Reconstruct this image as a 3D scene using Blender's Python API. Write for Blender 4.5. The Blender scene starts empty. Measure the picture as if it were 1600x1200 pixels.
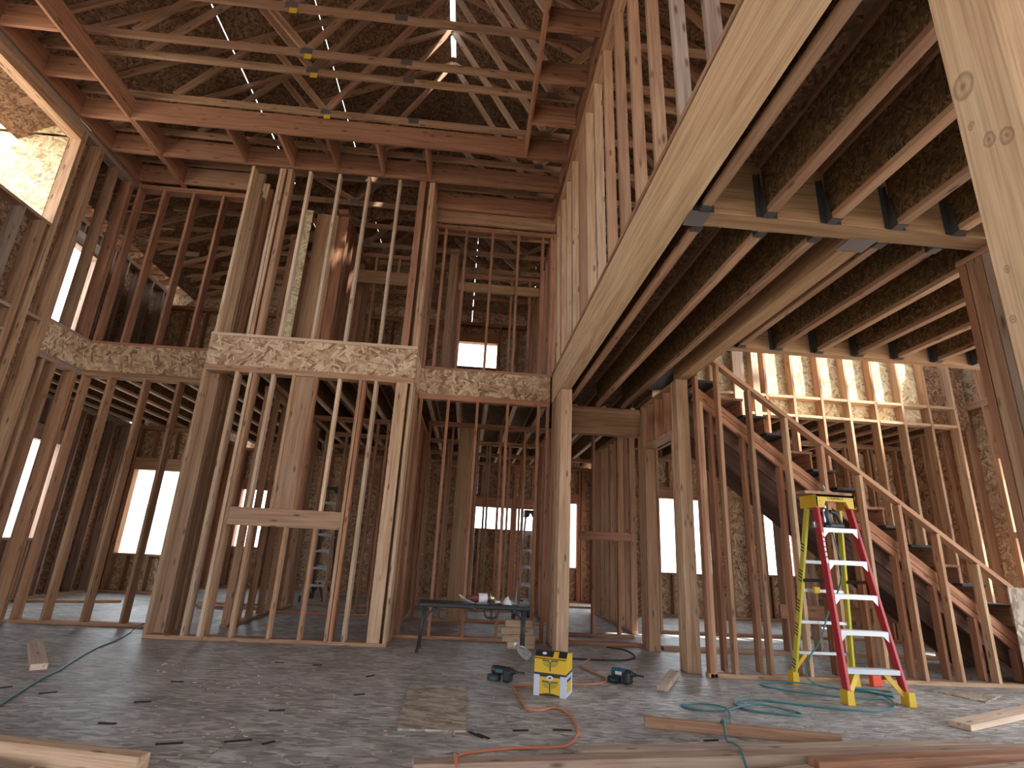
import bpy, bmesh, math, random
from mathutils import Vector, Matrix
random.seed(7)
SC = bpy.context.scene
COL = SC.collection
R = math.radians

# ------------------------------------------------------------------ camera
CAM_H = 1.08
F_PX = 837.5
YAW, PITCH, ROLL = R(3.97), R(17.17), R(2.88)
fwd = Vector((math.sin(YAW) * math.cos(PITCH), math.cos(YAW) * math.cos(PITCH), math.sin(PITCH)))
rgt0 = Vector((math.cos(YAW), -math.sin(YAW), 0)); up0 = rgt0.cross(fwd)
rgt = math.cos(ROLL) * rgt0 + math.sin(ROLL) * up0
upv = -math.sin(ROLL) * rgt0 + math.cos(ROLL) * up0
cd = bpy.data.cameras.new('camera'); cam = bpy.data.objects.new('camera', cd); COL.objects.link(cam)
cam.matrix_world = Matrix(((rgt.x, upv.x, -fwd.x, 0), (rgt.y, upv.y, -fwd.y, 0), (rgt.z, upv.z, -fwd.z, CAM_H), (0, 0, 0, 1)))
cd.sensor_width = 36; cd.lens = F_PX / 1600 * 36; cd.clip_start = 0.05; cd.clip_end = 2000
SC.camera = cam

# ------------------------------------------------------------------ world, sun, exposure
wd = bpy.data.worlds.new('sky'); SC.world = wd; wd.use_nodes = True
bg = wd.node_tree.nodes['Background']; bg.inputs[0].default_value = (0.86, 0.93, 1.0, 1); bg.inputs[1].default_value = 4.6
sl = bpy.data.lights.new('sun', 'SUN'); so = bpy.data.objects.new('sun', sl); COL.objects.link(so)
sl.energy = 12.0; sl.angle = R(2.0); sl.color = (1, 0.94, 0.84)
so.rotation_euler = Vector((-0.36, 0.38, -0.85)).to_track_quat('-Z', 'Y').to_euler()
SC.view_settings.view_transform = 'Standard'; SC.view_settings.look = 'None'
SC.view_settings.exposure = 0.5; SC.view_settings.gamma = 1.0; SC.view_settings.use_curve_mapping = False

# ------------------------------------------------------------------ materials
def nmat(name):
    m = bpy.data.materials.new(name); m.use_nodes = True
    nt = m.node_tree; b = nt.nodes['Principled BSDF']
    return m, nt, b
def plain(name, col, rough=.6, metal=0., spec=.5, emit=None):
    m, nt, b = nmat(name)
    n = nt.nodes.new('ShaderNodeTexNoise'); n.inputs['Scale'].default_value = 35; n.inputs['Detail'].default_value = 3
    mx = nt.nodes.new('ShaderNodeMix'); mx.data_type = 'RGBA'
    mx.inputs[6].default_value = (*[c * .82 for c in col], 1); mx.inputs[7].default_value = (*[min(1, c * 1.12) for c in col], 1)
    nt.links.new(n.outputs['Fac'], mx.inputs[0]); nt.links.new(mx.outputs[2], b.inputs['Base Color'])
    b.inputs['Roughness'].default_value = rough; b.inputs['Metallic'].default_value = metal
    b.inputs['Specular IOR Level'].default_value = spec
    return m
def ramp(nt, stops, fac):
    r = nt.nodes.new('ShaderNodeValToRGB'); e = r.color_ramp.elements
    while len(e) < len(stops): e.new(0.5)
    for i, (p, c) in enumerate(stops): e[i].position = p; e[i].color = (*c, 1)
    nt.links.new(fac, r.inputs[0]); return r.outputs[0]
def math_n(nt, op, a, b=None, c=None):
    n = nt.nodes.new('ShaderNodeMath'); n.operation = op
    for i, v in enumerate((a, b, c)):
        if v is None: continue
        if isinstance(v, (int, float)): n.inputs[i].default_value = v
        else: nt.links.new(v, n.inputs[i])
    return n.outputs[0]
def mixc(nt, fac, a, b, mode='MIX'):
    n = nt.nodes.new('ShaderNodeMix'); n.data_type = 'RGBA'; n.blend_type = mode
    for i, v in ((0, fac), (6, a), (7, b)):
        if isinstance(v, (int, float)): n.inputs[i].default_value = v
        elif isinstance(v, tuple): n.inputs[i].default_value = (*v, 1)
        else: nt.links.new(v, n.inputs[i])
    return n.outputs[2]
def obj_coord(nt, scale=(1, 1, 1), rot=0., spread=40.):
    tc = nt.nodes.new('ShaderNodeTexCoord'); oi = nt.nodes.new('ShaderNodeObjectInfo')
    mu = math_n(nt, 'MULTIPLY', oi.outputs['Random'], spread)
    cx = nt.nodes.new('ShaderNodeCombineXYZ')
    for i in range(3): nt.links.new(mu, cx.inputs[i])
    ad = nt.nodes.new('ShaderNodeVectorMath'); ad.operation = 'ADD'
    nt.links.new(tc.outputs['Object'], ad.inputs[0]); nt.links.new(cx.outputs[0], ad.inputs[1])
    mp = nt.nodes.new('ShaderNodeMapping'); mp.inputs['Scale'].default_value = scale; mp.inputs['Rotation'].default_value = (0, 0, rot)
    nt.links.new(ad.outputs[0], mp.inputs['Vector'])
    return mp.outputs[0], oi.outputs['Random']
def wood(name, light, mid, dark, red=(.40, .19, .12), redamt=.5, rough=.72, knots=True):
    m, nt, b = nmat(name)
    v, rnd = obj_coord(nt, (9, 9, .55))
    n1 = nt.nodes.new('ShaderNodeTexNoise'); n1.inputs['Scale'].default_value = 2.6; n1.inputs['Detail'].default_value = 5; n1.inputs['Distortion'].default_value = .8
    nt.links.new(v, n1.inputs['Vector'])
    c = ramp(nt, [(.30, dark), (.50, mid), (.72, light)], n1.outputs['Fac'])
    v2, _ = obj_coord(nt, (110, 110, 1.6))
    n2 = nt.nodes.new('ShaderNodeTexNoise'); n2.inputs['Scale'].default_value = 1.4; n2.inputs['Detail'].default_value = 3; n2.inputs['Distortion'].default_value = .3
    nt.links.new(v2, n2.inputs['Vector'])
    g = ramp(nt, [(.30, (.62, .58, .55)), (.55, (1, 1, 1))], n2.outputs['Fac'])
    c = mixc(nt, .75, c, g, 'MULTIPLY')
    # board to board difference
    r2 = math_n(nt, 'FRACT', math_n(nt, 'MULTIPLY', rnd, 17.31))
    c = mixc(nt, math_n(nt, 'MULTIPLY', r2, redamt), c, red)
    r3 = math_n(nt, 'FRACT', math_n(nt, 'MULTIPLY', rnd, 53.7))
    br = math_n(nt, 'MULTIPLY_ADD', r3, .42, .78)
    cb = nt.nodes.new('ShaderNodeCombineXYZ')
    for i in range(3): nt.links.new(br, cb.inputs[i])
    c = mixc(nt, 1., c, cb.outputs[0], 'MULTIPLY')
    if knots:
        v3, _ = obj_coord(nt, (12, 12, 3.4))
        vo = nt.nodes.new('ShaderNodeTexVoronoi'); vo.inputs['Scale'].default_value = 1.; nt.links.new(v3, vo.inputs['Vector'])
        k = ramp(nt, [(.07, (1, 1, 1)), (.19, (0, 0, 0))], vo.outputs['Distance'])
        c = mixc(nt, math_n(nt, 'MULTIPLY', k, .8), c, (.09, .045, .025))
    nt.links.new(c, b.inputs['Base Color']); b.inputs['Roughness'].default_value = rough
    b.inputs['Specular IOR Level'].default_value = .3
    bp = nt.nodes.new('ShaderNodeBump'); bp.inputs['Strength'].default_value = .15; bp.inputs['Distance'].default_value = .004
    nt.links.new(n2.outputs['Fac'], bp.inputs['Height']); nt.links.new(bp.outputs[0], b.inputs['Normal'])
    return m
def osb(name, stops, size=14., rough=.8, stain=None, stretch=3.4, bump=.25, rots=(.2, 1.25, 2.3)):
    m, nt, b = nmat(name)
    cols = []; fac0 = None
    for k, rot in enumerate(rots):
        v, rnd = obj_coord(nt, (size, size * stretch, 1), rot)
        # mapping scales before rotating, so rotate first through a second mapping
        vo = nt.nodes.new('ShaderNodeTexVoronoi'); vo.voronoi_dimensions = '2D'; vo.inputs['Scale'].default_value = 1.0
        tc = nt.nodes.new('ShaderNodeMapping'); tc.inputs['Scale'].default_value = (1, 1, 1)
        mp0 = nt.nodes.new('ShaderNodeMapping'); mp0.inputs['Rotation'].default_value = (0, 0, rot)
        src, _ = obj_coord(nt, (1, 1, 1), 0.)
        nt.links.new(src, mp0.inputs['Vector'])
        tc.inputs['Scale'].default_value = (size, size * stretch, 1)
        nt.links.new(mp0.outputs[0], tc.inputs['Vector'])
        nz = nt.nodes.new('ShaderNodeTexNoise'); nz.inputs['Scale'].default_value = .9
        nt.links.new(tc.outputs[0], nz.inputs['Vector'])
        av = nt.nodes.new('ShaderNodeVectorMath'); av.operation = 'MULTIPLY_ADD'; av.inputs[1].default_value = (.9, .9, 0)
        nt.links.new(nz.outputs['Color'], av.inputs[0]); nt.links.new(tc.outputs[0], av.inputs[2])
        nt.links.new(av.outputs[0], vo.inputs['Vector'])
        sp = nt.nodes.new('ShaderNodeSeparateColor'); nt.links.new(vo.outputs['Color'], sp.inputs[0])
        cols.append((sp.outputs[0], sp.outputs[1]))
    val = math_n(nt, 'MAXIMUM', cols[0][1], 0)
    # the flake with the highest lay on top wins
    sel1 = math_n(nt, 'GREATER_THAN', cols[1][1], cols[0][1])
    a = mixc(nt, sel1, cols[0][0], cols[1][0]); top = math_n(nt, 'MAXIMUM', cols[0][1], cols[1][1])
    sel2 = math_n(nt, 'GREATER_THAN', cols[2][1], top)
    a = mixc(nt, sel2, a, cols[2][0]); top2 = math_n(nt, 'MAXIMUM', top, cols[2][1])
    c = ramp(nt, stops, a)
    if stain:
        tcw = nt.nodes.new('ShaderNodeNewGeometry')
        ns = nt.nodes.new('ShaderNodeTexNoise'); ns.inputs['Scale'].default_value = .55; ns.inputs['Detail'].default_value = 6; ns.inputs['Roughness'].default_value = .62
        nt.links.new(tcw.outputs['Position'], ns.inputs['Vector'])
        f = ramp(nt, [(.34, (0, 0, 0)), (.66, (1, 1, 1))], ns.outputs['Fac'])
        c = mixc(nt, math_n(nt, 'MULTIPLY', f, stain[1]), c, stain[0])
        n5 = nt.nodes.new('ShaderNodeTexNoise'); n5.inputs['Scale'].default_value = 2.3; n5.inputs['Detail'].default_value = 8
        nt.links.new(tcw.outputs['Position'], n5.inputs['Vector'])
        f5 = ramp(nt, [(.34, (.64, .625, .61)), (.58, (1.0, 1.0, 1.0))], n5.outputs['Fac'])
        c = mixc(nt, .8, c, f5, 'MULTIPLY')
    nt.links.new(c, b.inputs['Base Color']); b.inputs['Roughness'].default_value = rough
    b.inputs['Specular IOR Level'].default_value = .3
    bp = nt.nodes.new('ShaderNodeBump'); bp.inputs['Strength'].default_value = bump; bp.inputs['Distance'].default_value = .003
    nt.links.new(top2, bp.inputs['Height']); nt.links.new(bp.outputs[0], b.inputs['Normal'])
    return m

M = {}
M['fir'] = wood('fir_lumber', (.60, .40, .25), (.48, .29, .172), (.31, .165, .095), red=(.40, .20, .125))
M['red'] = wood('red_fir_lumber', (.51, .27, .16), (.40, .195, .112), (.26, .115, .066), redamt=.35)
M['glulam'] = wood('pale_glulam', (.75, .55, .345), (.65, .45, .265), (.51, .325, .18), redamt=.1, knots=False)
M['post'] = wood('pale_post', (.70, .50, .335), (.58, .395, .25), (.42, .26, .16), redamt=.15)
M['gray'] = wood('weathered_lumber', (.50, .40, .325), (.40, .305, .24), (.27, .19, .15), redamt=.25)
M['white'] = wood('whitewood_lumber', (.74, .59, .46), (.64, .49, .37), (.50, .365, .27), redamt=.1)
M['lvl'] = wood('laminated_veneer', (.56, .36, .2), (.46, .28, .15), (.34, .19, .1), redamt=.2, knots=False)
M['osb'] = osb('osb_sheet', [(.0, (.21, .12, .07)), (.3, (.42, .27, .165)), (.65, (.56, .395, .255)), (1., (.74, .57, .40))], size=8.5, stretch=4.6)
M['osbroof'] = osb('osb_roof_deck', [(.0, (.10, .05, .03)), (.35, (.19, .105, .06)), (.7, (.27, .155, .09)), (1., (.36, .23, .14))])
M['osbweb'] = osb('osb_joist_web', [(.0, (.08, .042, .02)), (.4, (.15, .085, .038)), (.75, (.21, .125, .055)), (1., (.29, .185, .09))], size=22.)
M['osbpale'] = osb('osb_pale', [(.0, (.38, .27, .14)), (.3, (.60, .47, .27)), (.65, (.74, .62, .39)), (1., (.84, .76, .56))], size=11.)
M['osbfloor'] = osb('osb_subfloor', [(.0, (.17, .158, .147)), (.35, (.35, .335, .318)), (.7, (.48, .465, .448)), (1., (.70, .685, .665))], size=9.5, stain=((.46, .45, .44), .4), rough=.5, stretch=4.0, bump=.2, rots=(-.25, .05, .3))
M['osbloose'] = osb('osb_offcut', [(.0, (.22, .17, .135)), (.4, (.33, .265, .21)), (.7, (.42, .35, .28)), (1., (.52, .45, .37))], size=9., rots=(-.4, .1, .5))
M['metal'] = plain('galvanised_steel', (.45, .46, .48), .35, .9)
M['hanger'] = plain('dull_hanger_steel', (.16, .16, .16), .45, .8)
M['alu'] = plain('aluminium', (.42, .43, .45), .45, .8)
M['dark'] = wood('shaded_stringer_lumber', (.17, .095, .065), (.13, .07, .048), (.09, .046, .032), redamt=0.)  # shade under the stairs put into the stringer colour
M['palefir'] = wood('pale_fir_lumber', (.80, .60, .44), (.70, .51, .36), (.55, .385, .26), redamt=.12)
M['tan'] = wood('tan_red_lumber', (.56, .37, .255), (.47, .295, .195), (.36, .21, .135), redamt=.15)
M['black'] = plain('black_plastic', (.022, .024, .028), .45)
M['charcoal'] = plain('charcoal_steel', (.035, .04, .05), .4)
M['redp'] = plain('red_fibreglass', (.50, .022, .035), .4)
M['yellowp'] = plain('yellow_plastic', (.72, .47, .03), .5)
M['yellowg'] = plain('yellow_green_fibreglass', (.62, .56, .06), .45)
M['boxy'] = plain('yellow_card', (.74, .46, .02), .6)
M['boxk'] = plain('black_card', (.02, .02, .03), .5)
M['boxw'] = plain('pale_blue_card', (.58, .63, .74), .6)
M['green'] = plain('dark_green_print', (.10, .14, .03), .6)
M['olive'] = plain('olive_print', (.42, .33, .03), .6)
M['white_p'] = plain('white_paper', (.80, .80, .82), .7)
M['teal'] = plain('teal_plastic', (.02, .13, .17), .4)
M['hose'] = plain('teal_hose', (.045, .20, .22), .35)
M['cord'] = plain('orange_cord', (.60, .20, .09), .5)
M['bcord'] = plain('black_cord', (.03, .03, .03), .5)
M['ink'] = plain('black_ink', (.03, .02, .012), .8)
M['blue'] = plain('blue_print', (.05, .10, .25), .5)
M['label_red'] = plain('brown_red_label', (.16, .035, .03), .4)
M['orangep'] = plain('orange_red_plastic', (.75, .08, .03), .5)
M['gold'] = plain('pale_gold_metal', (.65, .58, .38), .25, .9)
M['dirt'] = plain('pale_dirt', (.46, .40, .33), .9)
M['hill'] = plain('hazy_hill', (.22, .28, .30), .9)
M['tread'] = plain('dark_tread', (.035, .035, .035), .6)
m, nt, b = nmat('clear_plastic'); b.inputs['Transmission Weight'].default_value = .85; b.inputs['Roughness'].default_value = .18
b.inputs['Base Color'].default_value = (.86, .87, .88, 1); b.inputs['IOR'].default_value = 1.3
M['clear'] = m

def add_knots(m, pts):
    nt = m.node_tree; b = nt.nodes['Principled BSDF']; cur = b.inputs['Base Color'].links[0].from_socket
    tc = nt.nodes.new('ShaderNodeTexCoord'); sp = nt.nodes.new('ShaderNodeSeparateXYZ'); nz = nt.nodes.new('ShaderNodeTexNoise'); nz.inputs['Scale'].default_value = 26
    nt.links.new(tc.outputs['Object'], sp.inputs[0]); nt.links.new(tc.outputs['Object'], nz.inputs['Vector'])
    wob = math_n(nt, 'MULTIPLY_ADD', nz.outputs['Fac'], .014, -.007)
    for y, z, r in pts:
        dy = math_n(nt, 'ADD', math_n(nt, 'SUBTRACT', sp.outputs[1], y), wob); dz = math_n(nt, 'MULTIPLY', math_n(nt, 'SUBTRACT', sp.outputs[2], z), .75)
        d = math_n(nt, 'SQRT', math_n(nt, 'ADD', math_n(nt, 'MULTIPLY', dy, dy), math_n(nt, 'MULTIPLY', dz, dz)))
        q = math_n(nt, 'DIVIDE', d, r)
        ring = math_n(nt, 'MULTIPLY_ADD', math_n(nt, 'SINE', math_n(nt, 'MULTIPLY', q, 11.)), .25, .6)
        core = ramp(nt, [(.55, (1, 1, 1)), (1., (0, 0, 0))], q); edge = ramp(nt, [(.0, (1, 1, 1)), (.25, (.55, .55, .55)), (.7, (.5, .5, .5)), (.84, (.85, .85, .85)), (1., (0, 0, 0))], q)
        cur = mixc(nt, math_n(nt, 'MULTIPLY', edge, ring), cur, (.16, .075, .035))
    nt.links.new(cur, b.inputs['Base Color'])
# ------------------------------------------------------------------ builders
M['nearpost'] = wood('knotty_post', (.72, .52, .335), (.61, .41, .25), (.47, .29, .165), redamt=0., knots=False)
add_knots(M['nearpost'], [(.033, .651, .03), (.007, .476, .016), (-.027, .455, .018), (.038, .54, .009), (.037, .169, .008), (.05, .06, .008)])
WM = {}
def world(o): return WM.get(o.name, Matrix.Identity(4))
def link(name, me, parent=None, mw=Matrix.Identity(4)):
    o = bpy.data.objects.new(name, me); COL.objects.link(o)
    o.matrix_basis = mw; WM[o.name] = mw.copy()
    if parent is not None:
        o.parent = parent; o.matrix_parent_inverse = world(parent).inverted()
    return o
def struct(name, loc=(0, 0, 0)):
    o = link(name, None, None, Matrix.Translation(loc)); o['kind'] = 'structure'; return o
def thing(name, label, cat, loc=(0, 0, 0), rz=0., group=None):
    o = link(name, None, None, Matrix.Translation(loc) @ Matrix.Rotation(rz, 4, 'Z'))
    return tag(o, label, cat, group)
def tag(o, label, cat, group=None):
    o['label'] = label; o['category'] = cat
    if group: o['group'] = group
    return o
def smooth(me):
    for p in me.polygons: p.use_smooth = True
    return me
CACHE = {}
def box_mesh(sx, sy, sz, mat, bev=.003):
    key = (round(sx, 3), round(sy, 3), round(sz, 3), mat, bev)
    if key in CACHE: return CACHE[key]
    bm = bmesh.new(); bmesh.ops.create_cube(bm, size=1.)
    for v in bm.verts: v.co.x *= sx; v.co.y *= sy; v.co.z *= sz
    if bev > 0 and min(sx, sy, sz) > bev * 3:
        bmesh.ops.bevel(bm, geom=list(bm.edges), offset=bev, segments=1, profile=.5, affect='EDGES')
    me = bpy.data.meshes.new('lumber'); bm.to_mesh(me); bm.free(); me.materials.append(M[mat]); CACHE[key] = me
    return me
def frame(a, b, tdir):
    a = Vector(a); b = Vector(b); z = (b - a); L = z.length; z = z / L
    x = Vector(tdir); x = (x - z * x.dot(z)).normalized(); y = z.cross(x)
    c = (a + b) / 2
    return Matrix(((x.x, y.x, z.x, c.x), (x.y, y.y, z.y, c.y), (x.z, y.z, z.z, c.z), (0, 0, 0, 1))), L
def member(name, a, b, t, d, parent, mat='fir', tdir=(1, 0, 0), bev=.003):
    mw, L = frame(a, b, tdir)
    return link(name, box_mesh(t, d, L, mat, bev), parent, mw)
def panel(name, c, u, v, su, sv, t, parent, mat='osb', bev=0.):
    u = Vector(u).normalized(); v = Vector(v).normalized(); n = u.cross(v)
    mw = Matrix(((u.x, v.x, n.x, c[0]), (u.y, v.y, n.y, c[1]), (u.z, v.z, n.z, c[2]), (0, 0, 0, 1)))
    return link(name, box_mesh(su, sv, t, mat, bev), parent, mw)
def mesh_obj(name, bm, mat, parent=None, mw=Matrix.Identity(4), sm=False):
    me = bpy.data.meshes.new(name); bm.to_mesh(me); bm.free(); me.materials.append(M[mat])
    if sm: smooth(me)
    return link(name, me, parent, mw)
def bm_box(bm, lo, hi, mw=None, bev=0.):
    r = bmesh.ops.create_cube(bm, size=1.)
    vs = r['verts']
    for w in vs:
        w.co = Vector(((lo[0] + hi[0]) / 2 + w.co.x * (hi[0] - lo[0]), (lo[1] + hi[1]) / 2 + w.co.y * (hi[1] - lo[1]), (lo[2] + hi[2]) / 2 + w.co.z * (hi[2] - lo[2])))
    if bev:
        es = list({e for w in vs for e in w.link_edges})
        rr = bmesh.ops.bevel(bm, geom=es, offset=bev, segments=2, profile=.5, affect='EDGES')
        vs = list({w for f in rr['faces'] for w in f.verts} | {w for w in vs if w.is_valid})
    if mw: bmesh.ops.transform(bm, matrix=mw, verts=vs)
    return vs
def bm_prism(bm, pts, y0, y1, mw=None):
    """outline pts in local XZ, extruded along local Y"""
    a = [bm.verts.new((x, y0, z)) for x, z in pts]; b = [bm.verts.new((x, y1, z)) for x, z in pts]
    n = len(pts)
    bm.faces.new(a); bm.faces.new(list(reversed(b)))
    for i in range(n): bm.faces.new((a[i], b[i], b[(i + 1) % n], a[(i + 1) % n]))
    bmesh.ops.recalc_face_normals(bm, faces=bm.faces)
    if mw: bmesh.ops.transform(bm, matrix=mw, verts=a + b)
def bm_lathe(bm, prof, n=16, mw=None):
    rings = []
    for r, z in prof:
        rings.append([bm.verts.new((r * math.cos(2 * math.pi * i / n), r * math.sin(2 * math.pi * i / n), z)) for i in range(n)])
    for a, b in zip(rings, rings[1:]):
        for i in range(n): bm.faces.new((a[i], a[(i + 1) % n], b[(i + 1) % n], b[i]))
    bm.faces.new(list(reversed(rings[0]))); bm.faces.new(rings[-1])
    if mw: bmesh.ops.transform(bm, matrix=mw, verts=[v for r in rings for v in r])
def bm_tube(bm, pts, r, n=8, cr=True, sub=6):
    P = [Vector(p) for p in pts]
    if cr and len(P) > 2:
        Q = []
        E = [2 * P[0] - P[1]] + P + [2 * P[-1] - P[-2]]
        for i in range(1, len(E) - 2):
            for k in range(sub):
                t = k / sub; a, b, c, d = E[i - 1:i + 3]
                Q.append(.5 * ((2 * b) + (c - a) * t + (2 * a - 5 * b + 4 * c - d) * t * t + (-a + 3 * b - 3 * c + d) * t ** 3))
        Q.append(P[-1]); P = Q
    rings = []
    for i, p in enumerate(P):
        d = (P[min(i + 1, len(P) - 1)] - P[max(i - 1, 0)]).normalized()
        ref = Vector((0, 0, 1)) if abs(d.z) < .95 else Vector((1, 0, 0))
        x = d.cross(ref).normalized(); y = d.cross(x)
        rings.append([bm.verts.new(p + r * (x * math.cos(2 * math.pi * k / n) + y * math.sin(2 * math.pi * k / n))) for k in range(n)])
    for a, b in zip(rings, rings[1:]):
        for k in range(n): bm.faces.new((a[k], a[(k + 1) % n], b[(k + 1) % n], b[k]))
    bm.faces.new(rings[0]); bm.faces.new(list(reversed(rings[-1])))
    bmesh.ops.recalc_face_normals(bm, faces=bm.faces)
def tube(name, pts, r, mat, parent=None, n=8, cr=True, sub=6):
    bm = bmesh.new(); bm_tube(bm, pts, r, n, cr, sub)
    return mesh_obj(name, bm, mat, parent, sm=True)
def text_obj(name, s, size, mat, parent, mw, depth=.0006):
    cu = bpy.data.curves.new(name, 'FONT'); cu.body = s; cu.size = size; cu.extrude = depth; cu.align_x = 'CENTER'; cu.align_y = 'CENTER'
    tmp = bpy.data.objects.new('t', cu); COL.objects.link(tmp)
    dg = bpy.context.evaluated_depsgraph_get(); me = bpy.data.meshes.new_from_object(tmp.evaluated_get(dg))
    bpy.data.objects.remove(tmp); me.materials.clear(); me.materials.append(M[mat])
    return link(name, me, parent, mw)

T2 = .038
def xyz(axis, a, c, z): return (a, c, z) if axis == 'x' else (c, a, z)
def along(axis): return (1, 0, 0) if axis == 'x' else (0, 1, 0)
def stud(root, axis, a, c0, c1, z0, z1, mat='fir', t=T2, name='stud'):
    j = random.uniform(-.003, .003)
    c = (c0 + c1) / 2
    return member(name, xyz(axis, a + j, c, z0), xyz(axis, a + j + random.uniform(-.004, .004), c, z1), t, abs(c1 - c0), root, mat, along(axis))
def hplate(root, axis, a0, a1, c0, c1, z0, z1, mat='fir', name='plate'):
    """horizontal lumber lying along the wall"""
    return member(name, xyz(axis, a0, (c0 + c1) / 2, (z0 + z1) / 2), xyz(axis, a1, (c0 + c1) / 2, (z0 + z1) / 2), abs(c1 - c0), z1 - z0, root, mat,
                  (0, 1, 0) if axis == 'x' else (1, 0, 0))
def stud_wall(root, axis, c0, c1, a0, a1, z0, z1, pos, mat='fir', ntop=2, bottom=True):
    if bottom: hplate(root, axis, a0, a1, c0, c1, z0, z0 + T2, mat, 'bottom_plate')
    for k in range(ntop): hplate(root, axis, a0, a1, c0, c1, z1 - T2 * (k + 1), z1 - T2 * k, mat, 'top_plate')
    for p in pos: stud(root, axis, p, c0, c1, z0 + (T2 if bottom else 0), z1 - T2 * ntop, mat)
def span(a0, a1, s=.406, off=T2 / 2):
    out = [a0 + off]; 
    while out[-1] + s < a1 - off - .05: out.append(out[-1] + s)
    out.append(a1 - off); return out
def ext_wall(root, axis, cin, cout, a0, a1, z0, z1, wins=(), mat='red', sheath='osb', spacing=.406, skin=True, bottom=True, zs=None):
    """exterior wall: studs between cin and cout, OSB outside cout; wins = (a0, a1, sill, head)"""
    c0, c1 = min(cin, cout), max(cin, cout)
    if bottom: hplate(root, axis, a0, a1, c0, c1, z0, z0 + T2, mat, 'bottom_plate')
    for k in range(2): hplate(root, axis, a0, a1, c0, c1, z1 - T2 * (k + 1), z1 - T2 * k, mat, 'top_plate')
    zt = z1 - 2 * T2
    for p in span(a0, a1, spacing):
        w = next((w for w in wins if w[0] - .09 < p < w[1] + .09), None)
        if w is None: stud(root, axis, p, c0, c1, z0 + T2, zt, mat)
        elif w[0] + .03 < p < w[1] - .03:
            if w[2] - z0 > .15: stud(root, axis, p, c0, c1, z0 + T2, w[2] - T2, mat, name='cripple_stud')
            if zt - w[3] > .35: stud(root, axis, p, c0, c1, w[3] + .24, zt, mat, name='cripple_stud')
    for w in wins:
        for s, e in ((-1, w[0]), (1, w[1])):
            stud(root, axis, e + s * .019, c0, c1, z0 + T2, w[3], mat, name='trimmer_stud')
            stud(root, axis, e + s * .058, c0, c1, z0 + T2, zt, mat, name='king_stud')
        if w[2] - z0 > .1: hplate(root, axis, w[0], w[1], c0, c1, w[2] - T2, w[2], mat, 'window_sill')
        hplate(root, axis, w[0] - .03, w[1] + .03, c0, c1, w[3], min(w[3] + .235, zt), mat, 'window_header')
    if not skin: return
    cuts = sorted({a0, a1} | {e for w in wins for e in w[:2] if a0 < e < a1})
    cc = cout + (.006 if cout > cin else -.006)
    if zs is None: zs = z1 + (.40 if z1 == ZP else .0)
    u = along(axis)
    for s, e in zip(cuts, cuts[1:]):
        n = max(1, math.ceil((e - s) / 1.22 - .05)); st = (e - s) / n
        w = next((w for w in wins if w[0] - .01 <= s and e <= w[1] + .01), None)
        for k in range(n):
            a = s + st * (k + .5)
            for zz0, zz1 in ([(z0, zs)] if w is None else [(z0, w[2]), (w[3], zs)]):
                if zz1 - zz0 < .05: continue
                m = max(1, math.ceil((zz1 - zz0) / 2.5)); h = (zz1 - zz0) / m
                for q in range(m):
                    panel('sheathing_panel', xyz(axis, a, cc, zz0 + h * (q + .5)), (0, 0, 1), u, h, st - .0005, .011, root, sheath)
def ijoist(root, x, y0, y1, zb, h=.39, parentname='joist', fl='fir'):
    bm = bmesh.new()
    for z0, z1 in ((zb, zb + .036), (zb + h - .036, zb + h)):
        bm_box(bm, (-.029, -(y1 - y0) / 2, z0 - zb - h / 2), (.029, (y1 - y0) / 2, z1 - zb - h / 2))
    # local Z along the joist, for the grain
    rot = Matrix.Rotation(R(90), 4, 'X'); bmesh.ops.transform(bm, matrix=rot.inverted(), verts=bm.verts)
    mw = Matrix.Translation((x, (y0 + y1) / 2, zb + h / 2)) @ rot
    j = mesh_obj('joist', bm, fl, root, mw)
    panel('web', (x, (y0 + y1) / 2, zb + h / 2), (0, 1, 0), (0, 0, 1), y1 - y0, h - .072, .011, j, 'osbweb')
    return j
HANG = None
def hanger(root, x, y, zb, s):
    """U-shaped joist hanger nailed to a header at y; the joist leaves towards s"""
    global HANG
    if HANG is None:
        bm = bmesh.new()
        bm_box(bm, (-.034, 0, -.004), (.034, .06, 0))
        for k in (-1, 1):
            bm_prism(bm, [(0, -.004), (.06, -.004), (.052, .09), (.02, .25), (.02, .30), (0, .30)], k * .032 - .001, k * .032 + .001, Matrix.Rotation(R(90), 4, 'Z'))
            bm_box(bm, (k * .034 - .0, 0, 0), (k * .034 + k * .032, .002, .30)) if k > 0 else bm_box(bm, (k * .034 + k * .032, 0, 0), (k * .034, .002, .30))
        me = bpy.data.meshes.new('joist_hanger'); bm.to_mesh(me); bm.free(); me.materials.append(M['hanger']); HANG = me
    return link('joist_hanger', HANG, root, Matrix.Translation((x, y, zb)) @ Matrix.Rotation(0 if s > 0 else math.pi, 4, 'Z'))

# ------------------------------------------------------------------ levels
ZP = 3.08      # top of the ground floor plates
ZF = 3.46      # upper floor level
ZT = 5.99      # top of the upper plates
XL = -5.19     # inner face of the left wall
YB = 7.17      # front face of the back wall line
ZU = 3.05      # underside of the loft joists
XW = -6.65     # wing outer wall
XR = 7.30

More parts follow.
